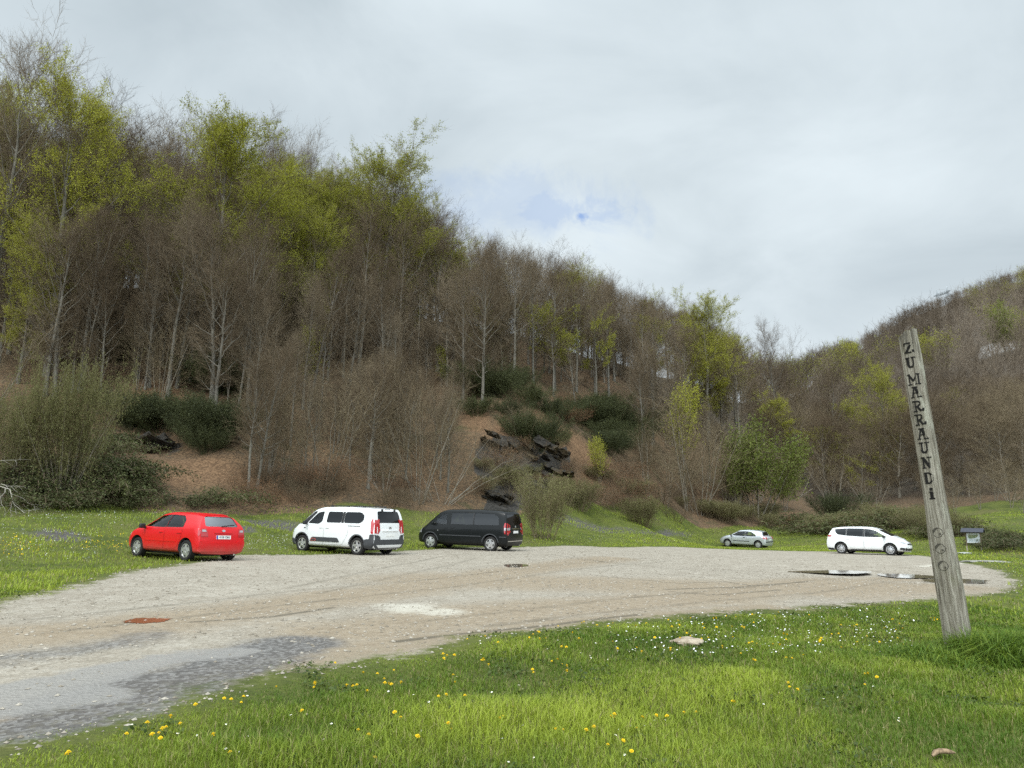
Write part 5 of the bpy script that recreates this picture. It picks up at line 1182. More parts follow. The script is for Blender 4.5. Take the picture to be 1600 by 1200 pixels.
# local frame: x right along the face, y up the post, z out of the face
def half_w(t): return 0.140 - 0.042 * t + 0.006 * math.sin(t * 9)
g6 = np.random.default_rng(66)
NS, NC = 150, 40
ang = np.linspace(0, 2 * np.pi, NC, endpoint=False)
Vp = []
gro = g6.random(NC)
for i in range(NS):
    t = -0.08 + 1.08 * i / (NS - 1); w = half_w(max(t, 0)); d = 0.125 - 0.03 * t
    for k, a in enumerate(ang):
        ca, sa = math.cos(a), math.sin(a)
        x = w * np.sign(ca) * abs(ca) ** 0.62; z = d * np.sign(sa) * abs(sa) ** (0.34 if sa > 0 else 0.75)
        if x > 0.45 * w and sa > 0: z -= (x - 0.45 * w) * 0.75      # bevelled right edge
        rg = 0.005 * math.sin(k * 2.3 + t * 3) + 0.005 * (vnoise(np.array(k * 1.7), np.array(t * 9.0)))
        f = 1 + rg / 0.1
        dent = 0.022 * float(np.clip(vnoise(np.array(k * 0.6 + 20), np.array(t * 5.0)), 0, 1))
        yend = 0.0
        if i >= NS - 6: yend = (i - NS + 6) / 5 * (-0.035 * (x / w) * -1 - 0.03 + 0.04 * (gro[k] - 0.5))
        Vp.append((x * f - dent * np.sign(x), t * PL + yend, z * f - d * 0.98))
Vp = np.array(Vp)
ii = np.arange(NS - 1)[:, None] * NC + np.arange(NC)[None]; jj = np.arange(NS - 1)[:, None] * NC + (np.arange(NC)[None] + 1) % NC
Q = np.stack([ii, jj, jj + NC, ii + NC], -1).reshape(-1, 4)
top_c = len(Vp); Vp = np.concatenate([Vp, [[0, PL - 0.045, -0.09]]])
T = np.stack([(NS - 1) * NC + np.arange(NC), (NS - 1) * NC + (np.arange(NC) + 1) % NC, np.full(NC, top_c)], -1)
m_wood, s = mat_new('weathered_wood'); P = s.obj()
gr1 = s.noise(s.scalev(P, (9, 0.55, 9)), 3.2, 7, 0.65, 0.5); gr2 = s.noise(s.scalev(P, (30, 0.7, 30)), 3.0, 5, 0.7); blot = s.noise(P, 1.6, 5, 0.6)
c = s.mix(s.rng(gr1, 0.30, 0.72), (0.150, 0.130, 0.098), (0.40, 0.372, 0.31))
c = s.mix(s.math('MULTIPLY', s.rng(gr2, 0.50, 0.64), 0.75), c, (0.075, 0.066, 0.052))
c = s.mix(s.math('MULTIPLY', s.rng(blot, 0.52, 0.72), 0.40), c, (0.17, 0.175, 0.095))
sp = s.n('ShaderNodeSeparateXYZ'); s.put(sp.inputs[0], P)
stain = s.math('MULTIPLY', s.rng(s.math('ADD', sp.outputs[1], s.math('MULTIPLY', gr2, 0.5)), PL - 0.35, PL + 0.35), s.rng(s.noise(s.scalev(P, (14, .8, 14)), 2, 3), .42, .62))
c = s.mix(s.math('MULTIPLY', stain, 0.85), c, (0.03, 0.028, 0.024))
lich = s.math('MULTIPLY', s.rng(sp.outputs[0], 0.02, 0.10), s.rng(s.noise(s.scalev(P, (3, .6, 3)), 3, 6, 0.7), 0.48, 0.68))
c = s.mix(s.math('MULTIPLY', lich, 0.7), c, (0.44, 0.44, 0.36))
s.out(s.pbr(c, 0.9, 0.15, s.bump(s.math('ADD', gr1, s.math('MULTIPLY', gr2, 0.8)), 0.8, 0.02)))
shaft = np_mesh('shaft', Vp, Q, T, m_wood)
bmx = bmesh.new(); bmx.from_mesh(shaft); bmesh.ops.recalc_face_normals(bmx, faces=bmx.faces); bmx.to_mesh(shaft)
ptree = BVHTree.FromBMesh(bmx); bmx.free()
link('shaft', finish(shaft, 50), post)
# slab-serif letters cut from strokes: (x0, y0, x1, y1, width) in a unit box
GL = {'Z': [(.08, .93, .92, .93, .13), (.85, .95, .20, .05, .20), (.06, .07, .94, .07, .13), (.12, .93, .12, .72, .12), (.90, .07, .90, .28, .12)],
 'U': [(.24, .95, .24, .32, .23), (.24, .34, .34, .12, .19), (.32, .11, .66, .11, .16), (.64, .12, .76, .34, .12), (.77, .32, .77, .95, .12), (.04, .95, .44, .95, .10), (.60, .95, .96, .95, .10)],
 'M': [(.18, .05, .18, .95, .13), (.18, .92, .50, .34, .17), (.50, .34, .80, .92, .10), (.82, .95, .82, .05, .22), (.02, .05, .36, .05, .10), (.64, .05, 1.0, .05, .10), (.04, .95, .26, .95, .10), (.76, .95, .98, .95, .10)],
 'A': [(.20, .05, .42, .92, .12), (.55, .92, .80, .05, .23), (.22, .42, .76, .42, .09), (.02, .05, .36, .05, .10), (.62, .05, 1.0, .05, .10), (.24, .95, .76, .95, .10)],
 'R': [(.24, .05, .24, .95, .22), (.24, .93, .60, .93, .12), (.60, .93, .76, .80, .14), (.77, .82, .77, .66, .15), (.76, .68, .58, .52, .14), (.24, .50, .62, .50, .11), (.46, .48, .74, .10, .17), (.70, .10, .96, .12, .15), (.94, .12, .97, .30, .12), (.04, .05, .44, .05, .10), (.04, .95, .30, .95, .10)],
 'N': [(.22, .05, .22, .95, .13), (.22, .94, .78, .06, .23), (.78, .05, .78, .95, .12), (.04, .05, .40, .05, .10), (.02, .95, .32, .95, .10), (.60, .95, .96, .95, .10)],
 'D': [(.24, .05, .24, .95, .22), (.10, .94, .52, .94, .11), (.52, .94, .76, .76, .14), (.78, .78, .78, .24, .18), (.76, .26, .52, .06, .14), (.10, .06, .52, .06, .11)],
 'i': [(.50, .05, .50, .62, .26), (.30, .62, .52, .62, .11), (.26, .05, .76, .05, .12), (.40, .86, .62, .86, .24)]}
m_carve = simple('dark_carving', (0.012, 0.011, 0.010), 0.8, 0.2, var=.3)
def on_post(x, y):                                   # point on the face of the post, local coordinates
    h, n, _, _ = ptree.ray_cast(Vector((x, y, 0.6)), Vector((0, 0, -1)))
    return h if h is not None else Vector((x, y, 0))
def stroke(bm, ax, ay, bx_, by_, w, cx, cy, sx, sy, k):
    a, b = np.array([cx + (ax - .5) * sx, cy + (ay - .5) * sy]), np.array([cx + (bx_ - .5) * sx, cy + (by_ - .5) * sy])
    d = (b - a) / np.linalg.norm(b - a); nrm = np.array([-d[1], d[0]]) * w * sy * 0.5; a, b = a - d * w * sy * .12, b + d * w * sy * .12
    m = 4; R0, R1 = [], []
    for i in range(m + 1):
        c_ = a + (b - a) * i / m
        for R, sg in ((R0, 1), (R1, -1)):
            p = c_ + nrm * sg; q = on_post(p[0], p[1]); R.append((bm.verts.new((p[0], p[1], q.z + 0.003 + 0.0006 * k)), bm.verts.new((p[0], p[1], q.z - 0.008))))
    for i in range(m):
        bm.faces.new((R0[i][0], R0[i + 1][0], R1[i + 1][0], R1[i][0])); bm.faces.new((R0[i][0], R0[i][1], R0[i + 1][1], R0[i + 1][0])); bm.faces.new((R1[i][0], R1[i + 1][0], R1[i + 1][1], R1[i][1]))
    bm.faces.new((R0[0][0], R1[0][0], R1[0][1], R0[0][1])); bm.faces.new((R0[m][0], R0[m][1], R1[m][1], R1[m][0]))
for ch, py in zip('ZUMARRAUNDi', (544, 567, 593, 613, 635, 656, 678, 700, 723, 747, 771)):
    lo, hi_ = 0.0, 1.0
    for _ in range(30):
        md = (lo + hi_) / 2; p = B0 + axis * PL * md
        if project(np.array(p))[1] > py: lo = md
        else: hi_ = md
    y = lo * PL; bm = bmesh.new(); sz = 0.150
    for k, st in enumerate(GL[ch]): stroke(bm, *st, 0.014, y, sz * (0.86 if ch != 'M' else 1.0), sz, k)
    link('letter', bm_mesh('letter', bm, m_carve), post)
for px, py in ((1466, 832), (1471, 857), (1475, 884)):
    lo, hi_ = 0.0, 1.0
    for _ in range(30):
        md = (lo + hi_) / 2
        if project(np.array(B0 + axis * PL * md))[1] > py: lo = md
        else: hi_ = md
    y = lo * PL; x0 = 0.012; bm = bmesh.new(); n = 36
    for (r0, r1, a0, a1, k) in ((0.056, 0.062, 0, 360, 0), (0.034, 0.058, 70, 205, 1), (0.0, 0.012, 0, 360, 2)):
        ca = [(math.cos(R_(a0 + (a1 - a0) * i / n)), math.sin(R_(a0 + (a1 - a0) * i / n))) for i in range(n + 1)]
        if k == 2: ca = [(c_ , s_) for c_, s_ in ca]
        ox, oy = (0, 0) if k < 2 else (0.028, -0.02)
        pr = None
        for i, (c_, s_) in enumerate(ca):
            w_ = math.sin(math.pi * i / n) if k == 1 else 1
            ri = r1 - (r1 - r0) * w_ if k == 1 else r0
            cur = []
            for rr in (max(ri, .0005), r1):
                X_, Y_ = x0 + ox + rr * c_, y + oy + rr * s_; cur.append(bm.verts.new((X_, Y_, on_post(X_, Y_).z + 0.003 + .0006 * k)))
            if pr: bm.faces.new((pr[0], pr[1], cur[1], cur[0]))
            pr = cur
    link('carved_disc', bm_mesh('carved_disc', bm, m_carve if False else simple('carved_groove', (0.06, 0.054, 0.042), .9)), post)

# ---------------------------------------------------------------- information board, pylon, loose things
bp = hit(1523, 862); rb = math.hypot(bp[0], bp[1]); yaw = math.atan2(-bp[0], bp[1])
board = empty('information_board', tuple(bp), yaw + R_(-8), 'small roofed information board with coloured map, by the far edge of the car park', 'information board'); board.scale = (.62, .62, .64)
m_bw = simple('board_timber', (0.17, 0.13, 0.085), .8, .2, var=.3); m_slate = simple('slate_roof', (0.040, 0.042, 0.055), .55, .4, var=.25); m_panel = simple('panel_white', (0.66, 0.70, 0.70), .4, .4)
for sx in (-.62, .62):
    bm = bmesh.new(); bx(bm, sx, 0, .92, .10, .10, 2.1, None, .012); link('post', bm_mesh('post', bm, m_bw), board)
    bm = bmesh.new(); bx(bm, sx, 0, .22, .13, .13, .56, None, .012); link('footing', bm_mesh('footing', bm, simple('pale_timber', (.36, .34, .24), .8, .2)), board)
bm = bmesh.new(); bx(bm, 0, -.02, 1.27, 1.14, .04, .92, None, .006); pn = link('panel', bm_mesh('panel', bm, m_panel), board)
bm = bmesh.new(); q = [(-.40, 1.56), (-.34, 1.60), (.1, 1.58), (.38, 1.62), (.46, 1.55), (.34, 1.40), (.22, 1.30), (.05, 1.26), (-.22, 1.22), (-.40, 1.26), (-.44, 1.42)]
mm, s = mat_new('map_print'); s.out(s.pbr(s.mix(s.rng(s.noise(s.obj(), 4, 4), .4, .6), (.10, .17, .07), (.30, .32, .16)), .4, .4))
bmf = bm.faces.new([bm.verts.new((x, -.046, z)) for x, z in q]); r = bmesh.ops.extrude_face_region(bm, geom=[bmf]); bmesh.ops.translate(bm, verts=[v for v in r['geom'] if isinstance(v, bmesh.types.BMVert)], vec=(0, .004, 0))
link('map', bm_mesh('map', bm, mm), pn)
bm = bmesh.new()
for i, (x0, w_) in enumerate(((-.4, .36), (.05, .42))):
    for k in range(4): bx(bm, x0 + w_ / 2, -.0445, 1.12 - k * .06, w_, .005, .022)
link('text_lines', bm_mesh('text_lines', bm, simple('print_blue', (.32, .42, .48), .5)), pn)
bm = bmesh.new(); bx(bm, 0, -.03, 1.80, 1.2, .08, .08, None, .01); link('beam', bm_mesh('beam', bm, m_bw), board)
bm = bmesh.new()
for sg in (1, -1): bx(bm, 0, sg * .36, 2.02, 1.95, .84, .05, Matrix.Rotation(R_(-27 * sg), 4, 'X'), .008)
link('roof', bm_mesh('roof', bm, m_slate), board)

def lattice(bm, a, b, w0, w1, n, t):
    a, b = Vector(a), Vector(b)
    def bar(p, q):
        d = q - p; M = Matrix.Translation((p + q) / 2) @ d.to_track_quat('Z', 'Y').to_matrix().to_4x4() @ Matrix.Diagonal((t, t, d.length, 1)); bmesh.ops.create_cube(bm, size=1, matrix=M)
    ax = (b - a).normalized(); u = ax.orthogonal().normalized(); v = ax.cross(u); pr = None
    for i in range(n + 1):
        c_ = a + (b - a) * i / n; w_ = w0 + (w1 - w0) * i / n; cur = [c_ + (u * x + v * y) * w_ / 2 for x, y in ((1, 1), (-1, 1), (-1, -1), (1, -1))]
        if pr:
            for k in range(4): bar(pr[k], cur[k]); bar(pr[k], cur[(k + 1) % 4])
        pr = cur
m_galv = simple('galvanised_steel', (0.42, 0.45, 0.47), .6, .4, .3)
rp = 432.0; d1 = ray(1471, 470); az1 = math.atan2(d1[0], d1[1]); pp = Vector((rp * math.sin(az1), rp * math.cos(az1), 0)); pp.z = gz(pp.x, pp.y)
def pyl(px, py, r):                                  # a point on the sight line at a given distance
    d = ray(px, py); t = r / math.hypot(d[0], d[1]); return Vector((d[0] * t, d[1] * t, CAMZ + d[2] * t))
pyo = empty('electricity_pylon', pp, label='pale lattice electricity pylon with two masts on the skyline of the right-hand hill', cat='pylon')
def pm(name, segs):
    bm = bmesh.new()
    for a, b, w0, w1, n in segs: lattice(bm, a - pp, b - pp, w0, w1, n, 0.16)
    link(name, bm_mesh(name, bm, m_galv), pyo)
low = Vector((0, 0, -9))
A1, A2, A3 = pyl(1467, 470, rp + 6), pyl(1465, 461, rp + 6), pyl(1463.5, 453.5, rp + 6)
C1, C2, C3 = pyl(1479, 472, rp - 6), pyl(1479.3, 456.5, rp - 6), pyl(1479.5, 447.5, rp - 6)
pm('mast', [(A1 + low, A2, 2.8, .9, 6), (A2, A3, .9, .15, 2)]); pm('mast', [(C1 + low, C2, 2.8, .9, 7), (C2, C3, .9, .15, 2)])
pm('crossarm', [(pyl(1460, 463, rp + 10), A2, .2, 1.0, 2), (A2, C2, 1.0, 1.0, 5), (C2, pyl(1485, 453.5, rp - 10), 1.0, .2, 2)])

m_stone, s = mat_new('field_stone'); s.out(s.pbr(s.mix(s.rng(s.noise(s.obj(), 9, 6, .7), .3, .7), (.22, .17, .12), (.46, .39, .30)), .9, .2, s.bump(s.noise(s.obj(), 20, 5), .6, .02)))
def rock(name, px, py, sx, sy, sz, seed, mat, label, cat='stone', rz=0.0, sink=.3):
    p = hit(px, py); bm = bmesh.new(); bmesh.ops.create_icosphere(bm, subdivisions=4, radius=1.0); o = np.random.default_rng(seed).random(2) * 20
    for v in bm.verts:
        f = 1 + .45 * float(vnoise(np.array(v.co.x * 1.6 + o[0] + v.co.z), np.array(v.co.y * 1.6 + o[1]))) + .2 * float(vnoise(np.array(v.co.x * 5 + o[0]), np.array(v.co.y * 5 + v.co.z * 4)))
        v.co = Vector((v.co.x * sx * f, v.co.y * sy * f, v.co.z * sz * f))
    o_ = link(name, finish(bm_mesh(name, bm, mat), 60)); o_.location = (p[0], p[1], p[2] + sz * (1 - sink) - sz * .3); o_.rotation_euler = (0, 0, rz)
    return tag(o_, label, cat)
rock('flat_stone', 1075, 1008, .19, .13, .055, 3, m_stone, 'flat pale brown stone lying in the flowery grass')
rock('kerb_stone', 1540, 879, 1.5, .22, .07, 8, simple('pale_concrete', (.27, .26, .235), .9, .2, var=.25), 'long low pale concrete kerb stone at the right end of the car park', 'kerb', rz=.05)
rock('kerb_stone', 1508, 865, .5, .16, .06, 9, simple('grey_concrete', (.36, .37, .35), .9, .2, var=.25), 'short grey stone slab in the grass just in front of the information board', 'kerb')
p = hit(1474, 1187); g7 = np.random.default_rng(9); st = np.linspace(0, 1, 9)
P_ = np.stack([(st - .5) * .21, .018 * np.sin(st * 4), .03 + .015 * np.sin(st * 3.1)], -1)[None]; Rr_ = np.array([[.006, .014, .019, .016, .018, .015, .016, .012, .004]])
Vv, Qq = tubes((P_, Rr_), 12); lg = link('wood_chunk', np_mesh('wood_chunk', Vv, Qq, mat=simple('broken_wood', (.27, .19, .12), .9, .15, var=.6, vscale=22))); lg.location = p; lg.rotation_euler = (0, 0, R_(25))
tag(lg, 'broken piece of pale brown wood lying in the grass at the bottom right corner', 'wood')
# fallen pale branch at the left edge
p0, p1 = hit(-70, 772), hit(40, 806); g8 = np.random.default_rng(4)
main = np.linspace(p0 + [0, 0, 2.0], p1 + [0, 0, .1], 8)[None] + g8.normal(0, .10, (1, 8, 3)); cur = (main, np.linspace(.035, .010, 8)[None])
k1 = kids(cur, 12, .05, 1, 45, 12, 1.4, 5, -.2, .013, g8, None, .06); k2 = kids(k1, 6, .2, 1, 40, 12, .6, 3, -.1, .007, g8, None, .06)
Vv, Qq = merge([tubes(cur, 6), tubes(k1, 4), tubes(k2, 3)])
br = link('fallen_branch', np_mesh('fallen_branch', Vv, Qq, mat=simple('bleached_wood', (.36, .33, .28), .9, .15, var=.2))); tag(br, 'bleached dead branch reaching into the picture at the left edge above the grass', 'branch')
# jagged dark slate breaking out of the bank
m_slab, s = mat_new('dark_slate'); P = s.obj()
rk = s.noise(s.scalev(P, (1, 1, 4)), 3.0, 8, .7, .8); s.out(s.pbr(s.mix(s.math('MULTIPLY', s.rng(s.noise(P, 1.1, 5), .45, .62), .8), s.mix(s.rng(rk, .35, .7), (.024, .022, .019), (.080, .074, .066)), s.mix(rk, (.045, .045, .02), (.12, .075, .045))), .98, .02, s.bump(rk, 1.0, .08)))
g12 = np.random.default_rng(12)
for px, py, w_, h_, lab in [(772, 712, 2.6, 1.3, 'dark slate ledge at the upper left of the rock face above the black van'), (815, 715, 2.8, 1.5, 'broad dark slate slab in the middle of the rock face'), (858, 708, 2.2, 1.0, 'dark slate ledge at the upper right end of the rock face, under the red earth'),
 (790, 752, 2.6, 1.6, 'dark slate buttress low in the rock face behind the black van'), (835, 750, 2.4, 1.3, 'dark slate outcrop right of the buttress in the rock face'), (772, 790, 1.9, 1.0, 'dark slate lump at the foot of the rock face, just above the black van roof'), (270, 706, 2.3, 1.0, 'black slate outcrop under bushes on the bank above the red car')]:
    p = hit(px, py); bm = bmesh.new(); dip = Matrix.Rotation(R_(g12.normal(22, 5)), 4, 'Y') @ Matrix.Rotation(R_(-18), 4, 'X')
    for k in range(15):                              # fractured slabs lying on one bedding plane
        cx_, cz_ = g12.normal(0, w_ * .42), g12.normal(0, h_ * .5); sx_, sy_, sz_ = w_ * g12.uniform(.18, .55), g12.uniform(.5, 1.3), h_ * g12.uniform(.10, .30)
        r_ = bmesh.ops.create_cube(bm, size=1.0, matrix=Matrix.Translation((cx_, -cz_ * .1 + g12.normal(0, .15) + .55, cz_)) @ dip @ Matrix.Rotation(R_(g12.normal(0, 14)), 4, 'Z') @ Matrix.Diagonal((sx_, sy_, sz_, 1)))
        for v in r_['verts']: v.co += Vector((g12.normal(0, sx_ * .16), g12.normal(0, .12), g12.normal(0, sz_ * .22)))
    bmesh.ops.subdivide_edges(bm, edges=bm.edges[:], cuts=2, use_grid_fill=True)
    for v in bm.verts: v.co += Vector(g12.normal(0, .035, 3))
    bmesh.ops.triangulate(bm, faces=bm.faces)
    o_ = link('rock_outcrop', bm_mesh('rock_outcrop', bm, m_slab)); o_.location = (p[0], p[1] + .2, p[2] - .15); o_.rotation_euler = (0, 0, -math.atan2(p[0], p[1]) + R_(g12.normal(0, 15)))
    tag(o_, lab, 'rock', 'slate ledges of the bank')
# thin bent pale stick by the information board
# ---------------------------------------------------------------- grass, flowers, gravel
m_grass, s = mat_new('grass_blades')
gb = s.mix(s.rng(s.attr('rnd'), 0.0, 1.0), (0.085, 0.155, 0.016), (0.37, 0.44, 0.052))
gb = s.mix(s.rng(s.attr('dry'), 0.80, 1.0), gb, (0.34, 0.29, 0.13))
t_ = s.n('ShaderNodeBsdfTranslucent'); s.put(t_.inputs[0], gb); mx = s.n('ShaderNodeMixShader'); mx.inputs[0].default_value = .35
s.t.links.new(s.pbr(gb, .55, .25), mx.inputs[1]); s.t.links.new(t_.outputs[0], mx.inputs[2]); s.out(mx.outputs[0])
def blades(xy, h, w, g, rnd, lean=0.5, up=0.0):
    n = len(xy); z = ground_z(xy[:, 0], xy[:, 1]); b = np.stack([xy[:, 0], xy[:, 1], z - .01], -1); az = g.random(n) * 6.283; d = np.stack([np.cos(az), np.sin(az), np.zeros(n)], -1)
    sdir = np.stack([-np.sin(az + .6 * g.normal(0, 1, n)), np.cos(az), np.zeros(n)], -1); sdir = norm(sdir); L = lean * (0.3 + g.random(n)); h = h[:, None]; w = w[:, None] * .5
    m_ = b + np.array([0, 0, 1.]) * h * .6 + d * (h * L[:, None] * .28); t = b + np.array([0, 0, 1.]) * h * (1 - .25 * L[:, None] ** 2) + d * (h * L[:, None] * .9)
    V = np.stack([b - sdir * w, b + sdir * w, m_ + sdir * w * .8, m_ - sdir * w * .8, t], 1); o = (np.arange(n) * 5)[:, None]
    return V.reshape(-1, 3), o + np.array([0, 1, 2, 3]), o + np.array([3, 2, 4]), np.repeat(rnd, 5), np.repeat(g.random(n), 5)
def sow(n, az0, az1, r0, r1, g, pw=1.0):             # random spots in a sector; pw < 2 thins with distance
    u = g.random(n); r = (r0 ** pw + u * (r1 ** pw - r0 ** pw)) ** (1 / pw); az = np.radians(az0 + (az1 - az0) * g.random(n))
    return np.stack([r * np.sin(az), r * np.cos(az)], -1)
g9 = np.random.default_rng(90)
def grass_spots(xy, lim=-0.05):
    sd = poly_sd(xy[:, 0], xy[:, 1], LOT); return xy[sd + vnoise(xy[:, 0] * 2, xy[:, 1] * 2) * .7 + vnoise(xy[:, 0] * 7, xy[:, 1] * 7) * .5 < lim]
def tuft(x, y, k): return np.clip(vnoise(x / k + 5, y / k + 11) + .5, 0, 1)
# near lawn
xy = grass_spots(sow(420000, -46, 40, 2.6, 17.5, g9, 1.05))
tf = tuft(xy[:, 0], xy[:, 1], .55); t2 = tuft(xy[:, 0], xy[:, 1], 1.7); d_edge = np.clip(-poly_sd(xy[:, 0], xy[:, 1], LOT) / .9, .25, 1)
ditch = np.exp(-(line_d(xy[:, 0], xy[:, 1], [G(*q) for q in [(430, 1190), (700, 1130), (1000, 1080), (1250, 1040), (1400, 1020)]]) / .55) ** 2)
clear = np.minimum(1, np.exp(-((xy[:, 0] - hit(1075, 1008)[0]) ** 2 + (xy[:, 1] - hit(1075, 1008)[1]) ** 2) / .05) * -1 + 1)
h = (.022 + .045 * tf ** 2 + .03 * t2 + .07 * ditch * t2 + .03 * g9.random(len(xy))) * d_edge
t4 = tuft(xy[:, 0] + 30, xy[:, 1], 1.1); t5 = tuft(xy[:, 0] + 9, xy[:, 1] + 3, .28)
rnd = np.clip(.02 + .50 * t2 + .30 * g9.random(len(xy)) - .30 * (1 - tf) + .25 * ditch + .45 * (t4 - .4) + .2 * (t5 - .5), 0, 1)
rr_ = np.hypot(xy[:, 0], xy[:, 1])
near_ = blades(xy, h, (.0045 + .004 * g9.random(len(xy))) * np.clip(rr_ / 7, .8, 2.0), g9, rnd, .75)
# low broad-leaved weeds between the blades
wx = grass_spots(sow(60000, -46, 40, 2.6, 16, g9, 1.1), -.1); wk = vnoise(wx[:, 0] / .45 + 2, wx[:, 1] / .45 + 7) + .5; wx = wx[wk > .58]; nw_ = len(wx)
wp = np.stack([wx[:, 0], wx[:, 1], ground_z(wx[:, 0], wx[:, 1]) + .012 + .03 * g9.random(nw_)], -1); wn_ = norm(g9.normal(0, .45, (nw_, 3)) + np.array([0, 0, 1.]))
wu = norm(np.cross(wn_, g9.normal(0, 1, (nw_, 3)))); wv = np.cross(wn_, wu); ws = (.009 + .014 * g9.random(nw_))[:, None]
Vw = np.stack([wp - wu * ws, wp + wv * ws * .6 - wu * ws * .2, wp + wv * ws * .55 + wu * ws * .5, wp + wu * ws, wp - wv * ws * .55 + wu * ws * .5, wp - wv * ws * .6 - wu * ws * .2], 1)
ow = (np.arange(nw_) * 6)[:, None]
m_weed = leaf_mat('weed_leaves', (.030, .052, .012), (.085, .115, .026), .2)
tag(link('ground_cover', np_mesh('ground_cover', Vw.reshape(-1, 3), np.concatenate([ow + np.array([0, 1, 2, 5]), ow + np.array([2, 3, 4, 5])]), None, m_weed, False, dict(rnd=np.repeat(g9.random(nw_), 6)))), 'low broad leaved weeds growing among the foreground grass', 'weeds', kind='stuff')
# verge behind the cars and the grass on the right
xy = grass_spots(sow(230000, -40, 40, 16, 86, g9, 1.25), -.3)
ft = np.interp(800 + FOC * np.tan(np.arctan2(xy[:, 0], xy[:, 1])), [0, 325, 500, 650, 800, 850, 900, 950, 1050, 1100, 1215, 1300, 1450, 1500, 1600], [36, 37, 40, 44, 50, 55, 62, 64, 71, 74, 85, 86, 84, 104, 104])
rr_ = np.hypot(xy[:, 0], xy[:, 1]); xy = xy[(rr_ < ft + 1) ]; rr_ = np.hypot(xy[:, 0], xy[:, 1])
t2 = tuft(xy[:, 0], xy[:, 1], 2.2)
far_ = blades(xy, (.04 + .11 * t2 ** 2 + .05 * g9.random(len(xy))), .010 + rr_ * .00045, g9, np.clip(.2 + .4 * t2 + .4 * g9.random(len(xy)), 0, 1), .8)
# long grass round the foot of the post
bx0 = np.array(base[:2]); n = 8000
q = g9.normal(0, 1, (n, 2)) * np.array([.66, .40]) + bx0 + np.array([.16, -.62])
dd = np.hypot(*((q - (bx0 + np.array([.18, -.62]))) / np.array([1.1, .85])).T)
nearp = 1 - .55 * np.exp(-((q[:, 0] - bx0[0] * .93) / .20) ** 2)
clump = blades(q, (.18 + .34 * g9.random(n)) * nearp * np.clip(1.25 - dd * .75, .2, 1), .008 + .007 * g9.random(n), g9, np.clip(.02 + .55 * g9.random(n) * (.4 + .6 * tuft(q[:, 0], q[:, 1], .3)), 0, 1), 1.4)
def join(parts):
    V, Q, T, A, B, o = [], [], [], [], [], 0
    for v, q_, t, a, b in parts: V.append(v); Q.append(q_ + o); T.append(t + o); A.append(a); B.append(b); o += len(v)
    return np.concatenate(V), np.concatenate(Q), np.concatenate(T), np.concatenate(A), np.concatenate(B)
V, Q, T, A_, B_ = join([near_, far_])
tag(link('grass', np_mesh('grass', V, Q, T, m_grass, False, dict(rnd=A_, dry=B_))), 'short spring grass growing round the gravel car park', 'grass', kind='stuff')
V, Q, T, A_, B_ = clump
tag(link('long_grass', np_mesh('long_grass', V, Q, T, m_grass, False, dict(rnd=A_, dry=np.minimum(B_, .83)))), 'tall dark green grass clump round the foot of the carved post', 'grass', kind='stuff')

# dandelions and daisies: one object each, the largest in view
m_yel, s = mat_new('dandelion_yellow'); s.out(s.pbr((.82, .55, .015), .7, .2))
m_dais, s = mat_new('daisy_white'); s.out(s.pbr((.80, .80, .78), .7, .2))
m_stem = simple('flower_stem', (.10, .16, .03), .7, .2)
def flower(name, rad, petals, layers, dome, m1, m2, centre):
    bm = bmesh.new()
    for L in range(layers):
        R0 = rad * (1 - .28 * L)
        for k in range(petals):
            a = 2 * math.pi * (k + .5 * L) / petals; w_ = R0 * math.pi / petals * 1.05
            def pt(r, o_, z): return bm.verts.new((r * math.cos(a) - o_ * math.sin(a), r * math.sin(a) + o_ * math.cos(a), z))
            z0 = dome * L * .5
            bm.faces.new((pt(R0 * .12, -w_ * .3, z0), pt(R0 * .85, -w_, z0 + dome * .5), pt(R0, 0, z0 + dome * .3), pt(R0 * .85, w_, z0 + dome * .5), pt(R0 * .12, w_ * .3, z0)))
    nface = len(bm.faces)
    bmesh.ops.create_cone(bm, cap_ends=True, segments=7, radius1=rad * .28, radius2=rad * .15, depth=rad * .5, matrix=Matrix.Translation((0, 0, -rad * .22)))
    if centre: bmesh.ops.create_uvsphere(bm, u_segments=8, v_segments=4, radius=rad * .36, matrix=Matrix.Translation((0, 0, dome * .5)) @ Matrix.Diagonal((1, 1, .5, 1)))
    me = bpy.data.meshes.new(name); bm.to_mesh(me); bm.free(); me.materials.append(m1); me.materials.append(m_stem); me.materials.append(m2)
    for i, p in enumerate(me.polygons):
        if i >= nface: p.material_index = 1 if (i < nface + 9) else 2
    return me
def stem_mesh(h):
    c = (np.array([[[0, 0, -.02], [.004, 0, h * .5], [0, 0, h]]]), np.array([[.0022, .002, .0018]])); return np_mesh('stem', *tubes(c, 4), mat=m_stem)
dan, dai = flower('flower_head', .021, 16, 3, .011, m_yel, m_yel, True), flower('flower_head', .0115, 12, 1, .002, m_dais, m_yel, True)
st_d, st_s = stem_mesh(.085), stem_mesh(.06)
def plant(kind, x, y, g):
    z = gz(x, y)
    if poly_sd(np.array([x]), np.array([y]), LOT)[0] > -.08: return
    t = empty('dandelion' if kind else 'daisy', (x, y, z), g.random() * 6.28, 'yellow dandelion flower in the foreground grass' if kind else 'small white daisy flower in the foreground grass', 'flower', 'dandelions in the foreground grass' if kind else 'daisies in the foreground grass')
    t.scale = [g.uniform(.5, .85)] * 3
    hh = .085 if kind else .06
    link('stem', st_d if kind else st_s, t); f = link('flower_head', dan if kind else dai, t); f.location = (0, 0, hh); f.rotation_euler = (g.normal(0, .3) , g.normal(0, .3), 0)
g10 = np.random.default_rng(123)
